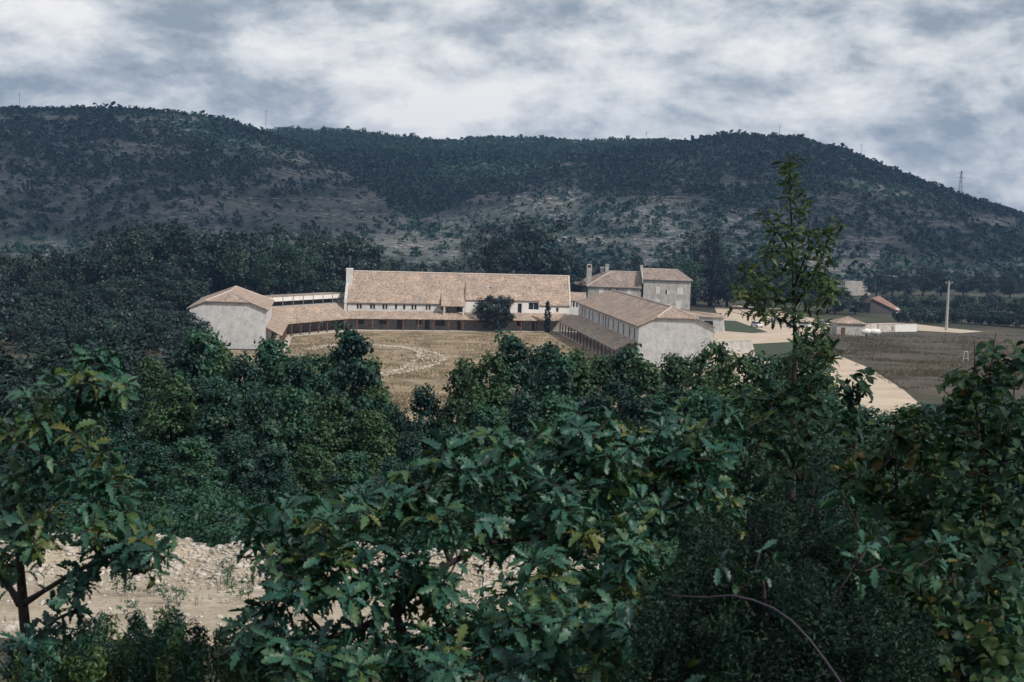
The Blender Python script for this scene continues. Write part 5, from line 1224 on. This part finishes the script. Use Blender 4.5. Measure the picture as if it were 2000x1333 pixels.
# junipers: fine dark needle sprays
def juniper(name, label, regs, seed, base_px, D0, mat='juniper', n_per=210, rr=.08, sz=.017, cat='bush'):
    g = np.random.default_rng(seed); P, NN, T = [], [], []
    m = MB(); q = dp(base_px, 1333, D0); gz = zt(q[0], D0); bp = np.array([q[0], D0, gz - .1])
    for x, y, rx, ry, D, dD, n in regs:
        for _ in range(n):
            a = g.uniform(0, 6.28); r = g.uniform(0, 1) ** .5; c = dp(x + rx * r * math.cos(a), y + ry * r * math.sin(a), D + g.uniform(-dD, dD))
            if c[2] < zt(c[0], c[1]) + .1: c[2] = zt(c[0], c[1]) + .1
            ax = unit(unit(c - bp) * .6 + np.array([0, 0, .9]) + g.normal(0, .35, 3)); L = rr * 2.2
            along = g.uniform(-.5, .5, n_per); rad = (1 - np.abs(along + .1)) * rr * .55
            o = unit(g.normal(size=(n_per, 3))); P.append(c + ax * (along * L)[:, None] + o * rad[:, None]); NN.append(o + g.normal(0, .5, (n_per, 3))); T.append(np.clip(g.normal(.42, .3) + g.normal(0, .15, n_per), 0, .72))
            if g.uniform() < .03: m.tube([bp + (0, 0, g.uniform(.1, .6)), bp * .4 + c * .6 + np.array([0, 0, -.1]), c], [.02, .012, .004], 5)
    P = np.concatenate(P); V, Fc = quads(P, np.concatenate(NN), sz * g.uniform(.7, 1.6, len(P)), .26)
    root = empty(name, bp, 0, label, cat)
    o = link('foliage', np_mesh('foliage', V, Fc, M[mat], np.concatenate(T)), root); o['kind'] = 'stuff'
    m.build('branches', M['bark'], root, True, 'stuff')
    return root
juniper('juniper', 'big dark juniper filling the lower right with fine needles', [(1380, 1080, 60, 40, 5.0, .4, 22), (1500, 1030, 40, 60, 5.2, .4, 20), (1600, 980, 25, 75, 5.3, .3, 18), (1570, 1080, 90, 55, 5.1, .4, 36), (1440, 1140, 120, 80, 4.9, .5, 75), (1660, 1120, 60, 90, 5.0, .4, 42), (1360, 1260, 110, 100, 4.6, .4, 75), (1540, 1260, 150, 120, 4.6, .5, 110), (1720, 1280, 110, 80, 4.7, .4, 50)], 50, 1520, 4.9)
juniper('low_juniper', 'low blue-green juniper below the rubble in the lower left corner', [(230, 1290, 110, 60, 5.6, .4, 60), (380, 1300, 120, 45, 5.4, .4, 60), (120, 1320, 100, 40, 5.4, .3, 40), (330, 1240, 20, 45, 5.6, .1, 12), (500, 1310, 80, 40, 5.2, .3, 36)], 51, 260, 5.5, mat='near', n_per=110, rr=.075, sz=.024)

# oak sprigs growing up through the juniper
s = [grounded(stem_px([(1500, 1420, 4.4, .014), (1500, 1250, 4.4, .010), (1490, 1130, 4.4, .005)])), stem_px([(1500, 1250, 4.4, .008), (1420, 1120, 4.4, .004)]), stem_px([(1500, 1280, 4.4, .008), (1640, 1150, 4.4, .004), (1690, 1080, 4.4, .003)])]
near_plant('oak_sprigs', 'thin oak shoots with a few teal leaves coming through the dark juniper', 'oak shoots', s[0][0][:3], s, blob_tips([(1490, 1100, 30, 40, 4.4, .1, 3), (1420, 1110, 25, 20, 4.4, .1, 2), (1690, 1070, 60, 40, 4.4, .1, 5), (1600, 1180, 60, 30, 4.4, .1, 3), (1390, 1300, 40, 25, 4.2, .1, 3), (1640, 980, 40, 30, 4.6, .1, 3), (1820, 1060, 40, 40, 4.5, .1, 3)], 61), OAK, .07, 6, 90, 62, tint_mu=.36)
# arching dead stem
pts = [(1300, 1158), (1330, 1165), (1380, 1167), (1430, 1163), (1470, 1172), (1510, 1188), (1545, 1212), (1580, 1248), (1612, 1290), (1650, 1345), (1700, 1430)]
s = stem_px([(x, y, 3.9 - .02 * i, .0014 + .0002 * i) for i, (x, y) in enumerate(pts)])
s = s + [(s[-1][0] + .25, s[-1][1], zt(s[-1][0] + .25, s[-1][1]) - .05, .011)]
m = MB(); m.tube([q[:3] for q in s], [q[3] for q in s], 6)
tag(m.build('arching_stem', M['stem'], None, True), 'bare purple-grey arching stem in front of the dark juniper', 'stem')

# grass on the brown field
pts = []
while len(pts) < 7000:
    p = gp(rnd.uniform(1600, 2050), rnd.uniform(655, 760), .03); x, y = p[0], p[1]
    q = pr((x, y, 0))
    if q[1] > 684 + (q[0] - 1612) * .53 or rnd.random() > .3 + 1.3 * mnoise.noise(Vector((x * .07, y * .15, 1))): continue
    pts.append((x, y, .03))
M['fieldgrass'] = leaf_mat('field grass blade', [(0, (.03, .035, .018)), (.5, (.075, .065, .038)), (1, (.16, .12, .075))], .2, .8, .1)
tufts('field_grass', pts, .42, M['fieldgrass'], 'dry brown grass clumps over the field on the right')
# ------------------------------------------------------------------ unseen cloud bank added high over the hills to shade the slopes
def shade_cloud_bank(cx, cy, alt, rx, ry, n, seed):
    g = np.random.default_rng(seed); V, Fc, off = [], [], 0
    bm = bmesh.new(); bmesh.ops.create_icosphere(bm, subdivisions=3, radius=1); co = np.array([v.co[:] for v in bm.verts]); fa = np.array([[v.index for v in f.verts] for f in bm.faces]); bm.free()
    for k in range(n):
        a = g.uniform(0, 6.28); r = g.uniform(0, 1) ** .5; R = g.uniform(.16, .30) * rx
        d = np.array([1 + .35 * mnoise.noise(Vector(c * 1.6 + k)) + .15 * mnoise.noise(Vector(c * 4 + k)) for c in co])
        q = co * d[:, None] * R; q[:, 2] = np.where(q[:, 2] < 0, q[:, 2] * .3, q[:, 2] * .55)
        V.append(q + (cx + rx * r * math.cos(a), cy + ry * r * math.sin(a), alt + g.uniform(-15, 15))); Fc.append(fa + off); off += len(co)
    return np.concatenate(V), np.concatenate(Fc)
M['cloud'], t_, b_ = base_mat('cloud white', 1.0); b_.inputs['Base Color'].default_value = (.88, .88, .9, 1); b_.inputs['Specular IOR Level'].default_value = 0
k_ = 700 / SUN.z
parts = [shade_cloud_bank(x + SUN.x * k_, y + SUN.y * k_, 760, rx, ry, n, s_) for x, y, rx, ry, n, s_ in ((-330, 960, 330, 260, 26, 1), (370, 1010, 330, 270, 28, 2), (30, 1380, 380, 200, 20, 3))]
V, Fc, off = [], [], 0
for v, f in parts: V.append(v); Fc.append(f + off); off += len(v)
tag(link('shade_clouds', np_mesh('shade_clouds', np.concatenate(V), np.concatenate(Fc), M['cloud'], smooth=True)), kind='stuff')
# ------------------------------------------------------------------ air
HAZE = 0.00014
hm = bpy.data.materials.new('haze'); hm.use_nodes = True; t = hm.node_tree; t.nodes.clear()
out = N('ShaderNodeOutputMaterial', t); pv_ = N('ShaderNodeVolumePrincipled', t)
pv_.inputs['Color'].default_value = (.36, .58, 1.0, 1); pv_.inputs['Density'].default_value = HAZE; pv_.inputs['Anisotropy'].default_value = .2
lk(pv_.outputs[0], out.inputs['Volume'], t)
MB().box(-1750, 1900, -215, 2350, -60, 190).build('haze', hm, None, kind='stuff')
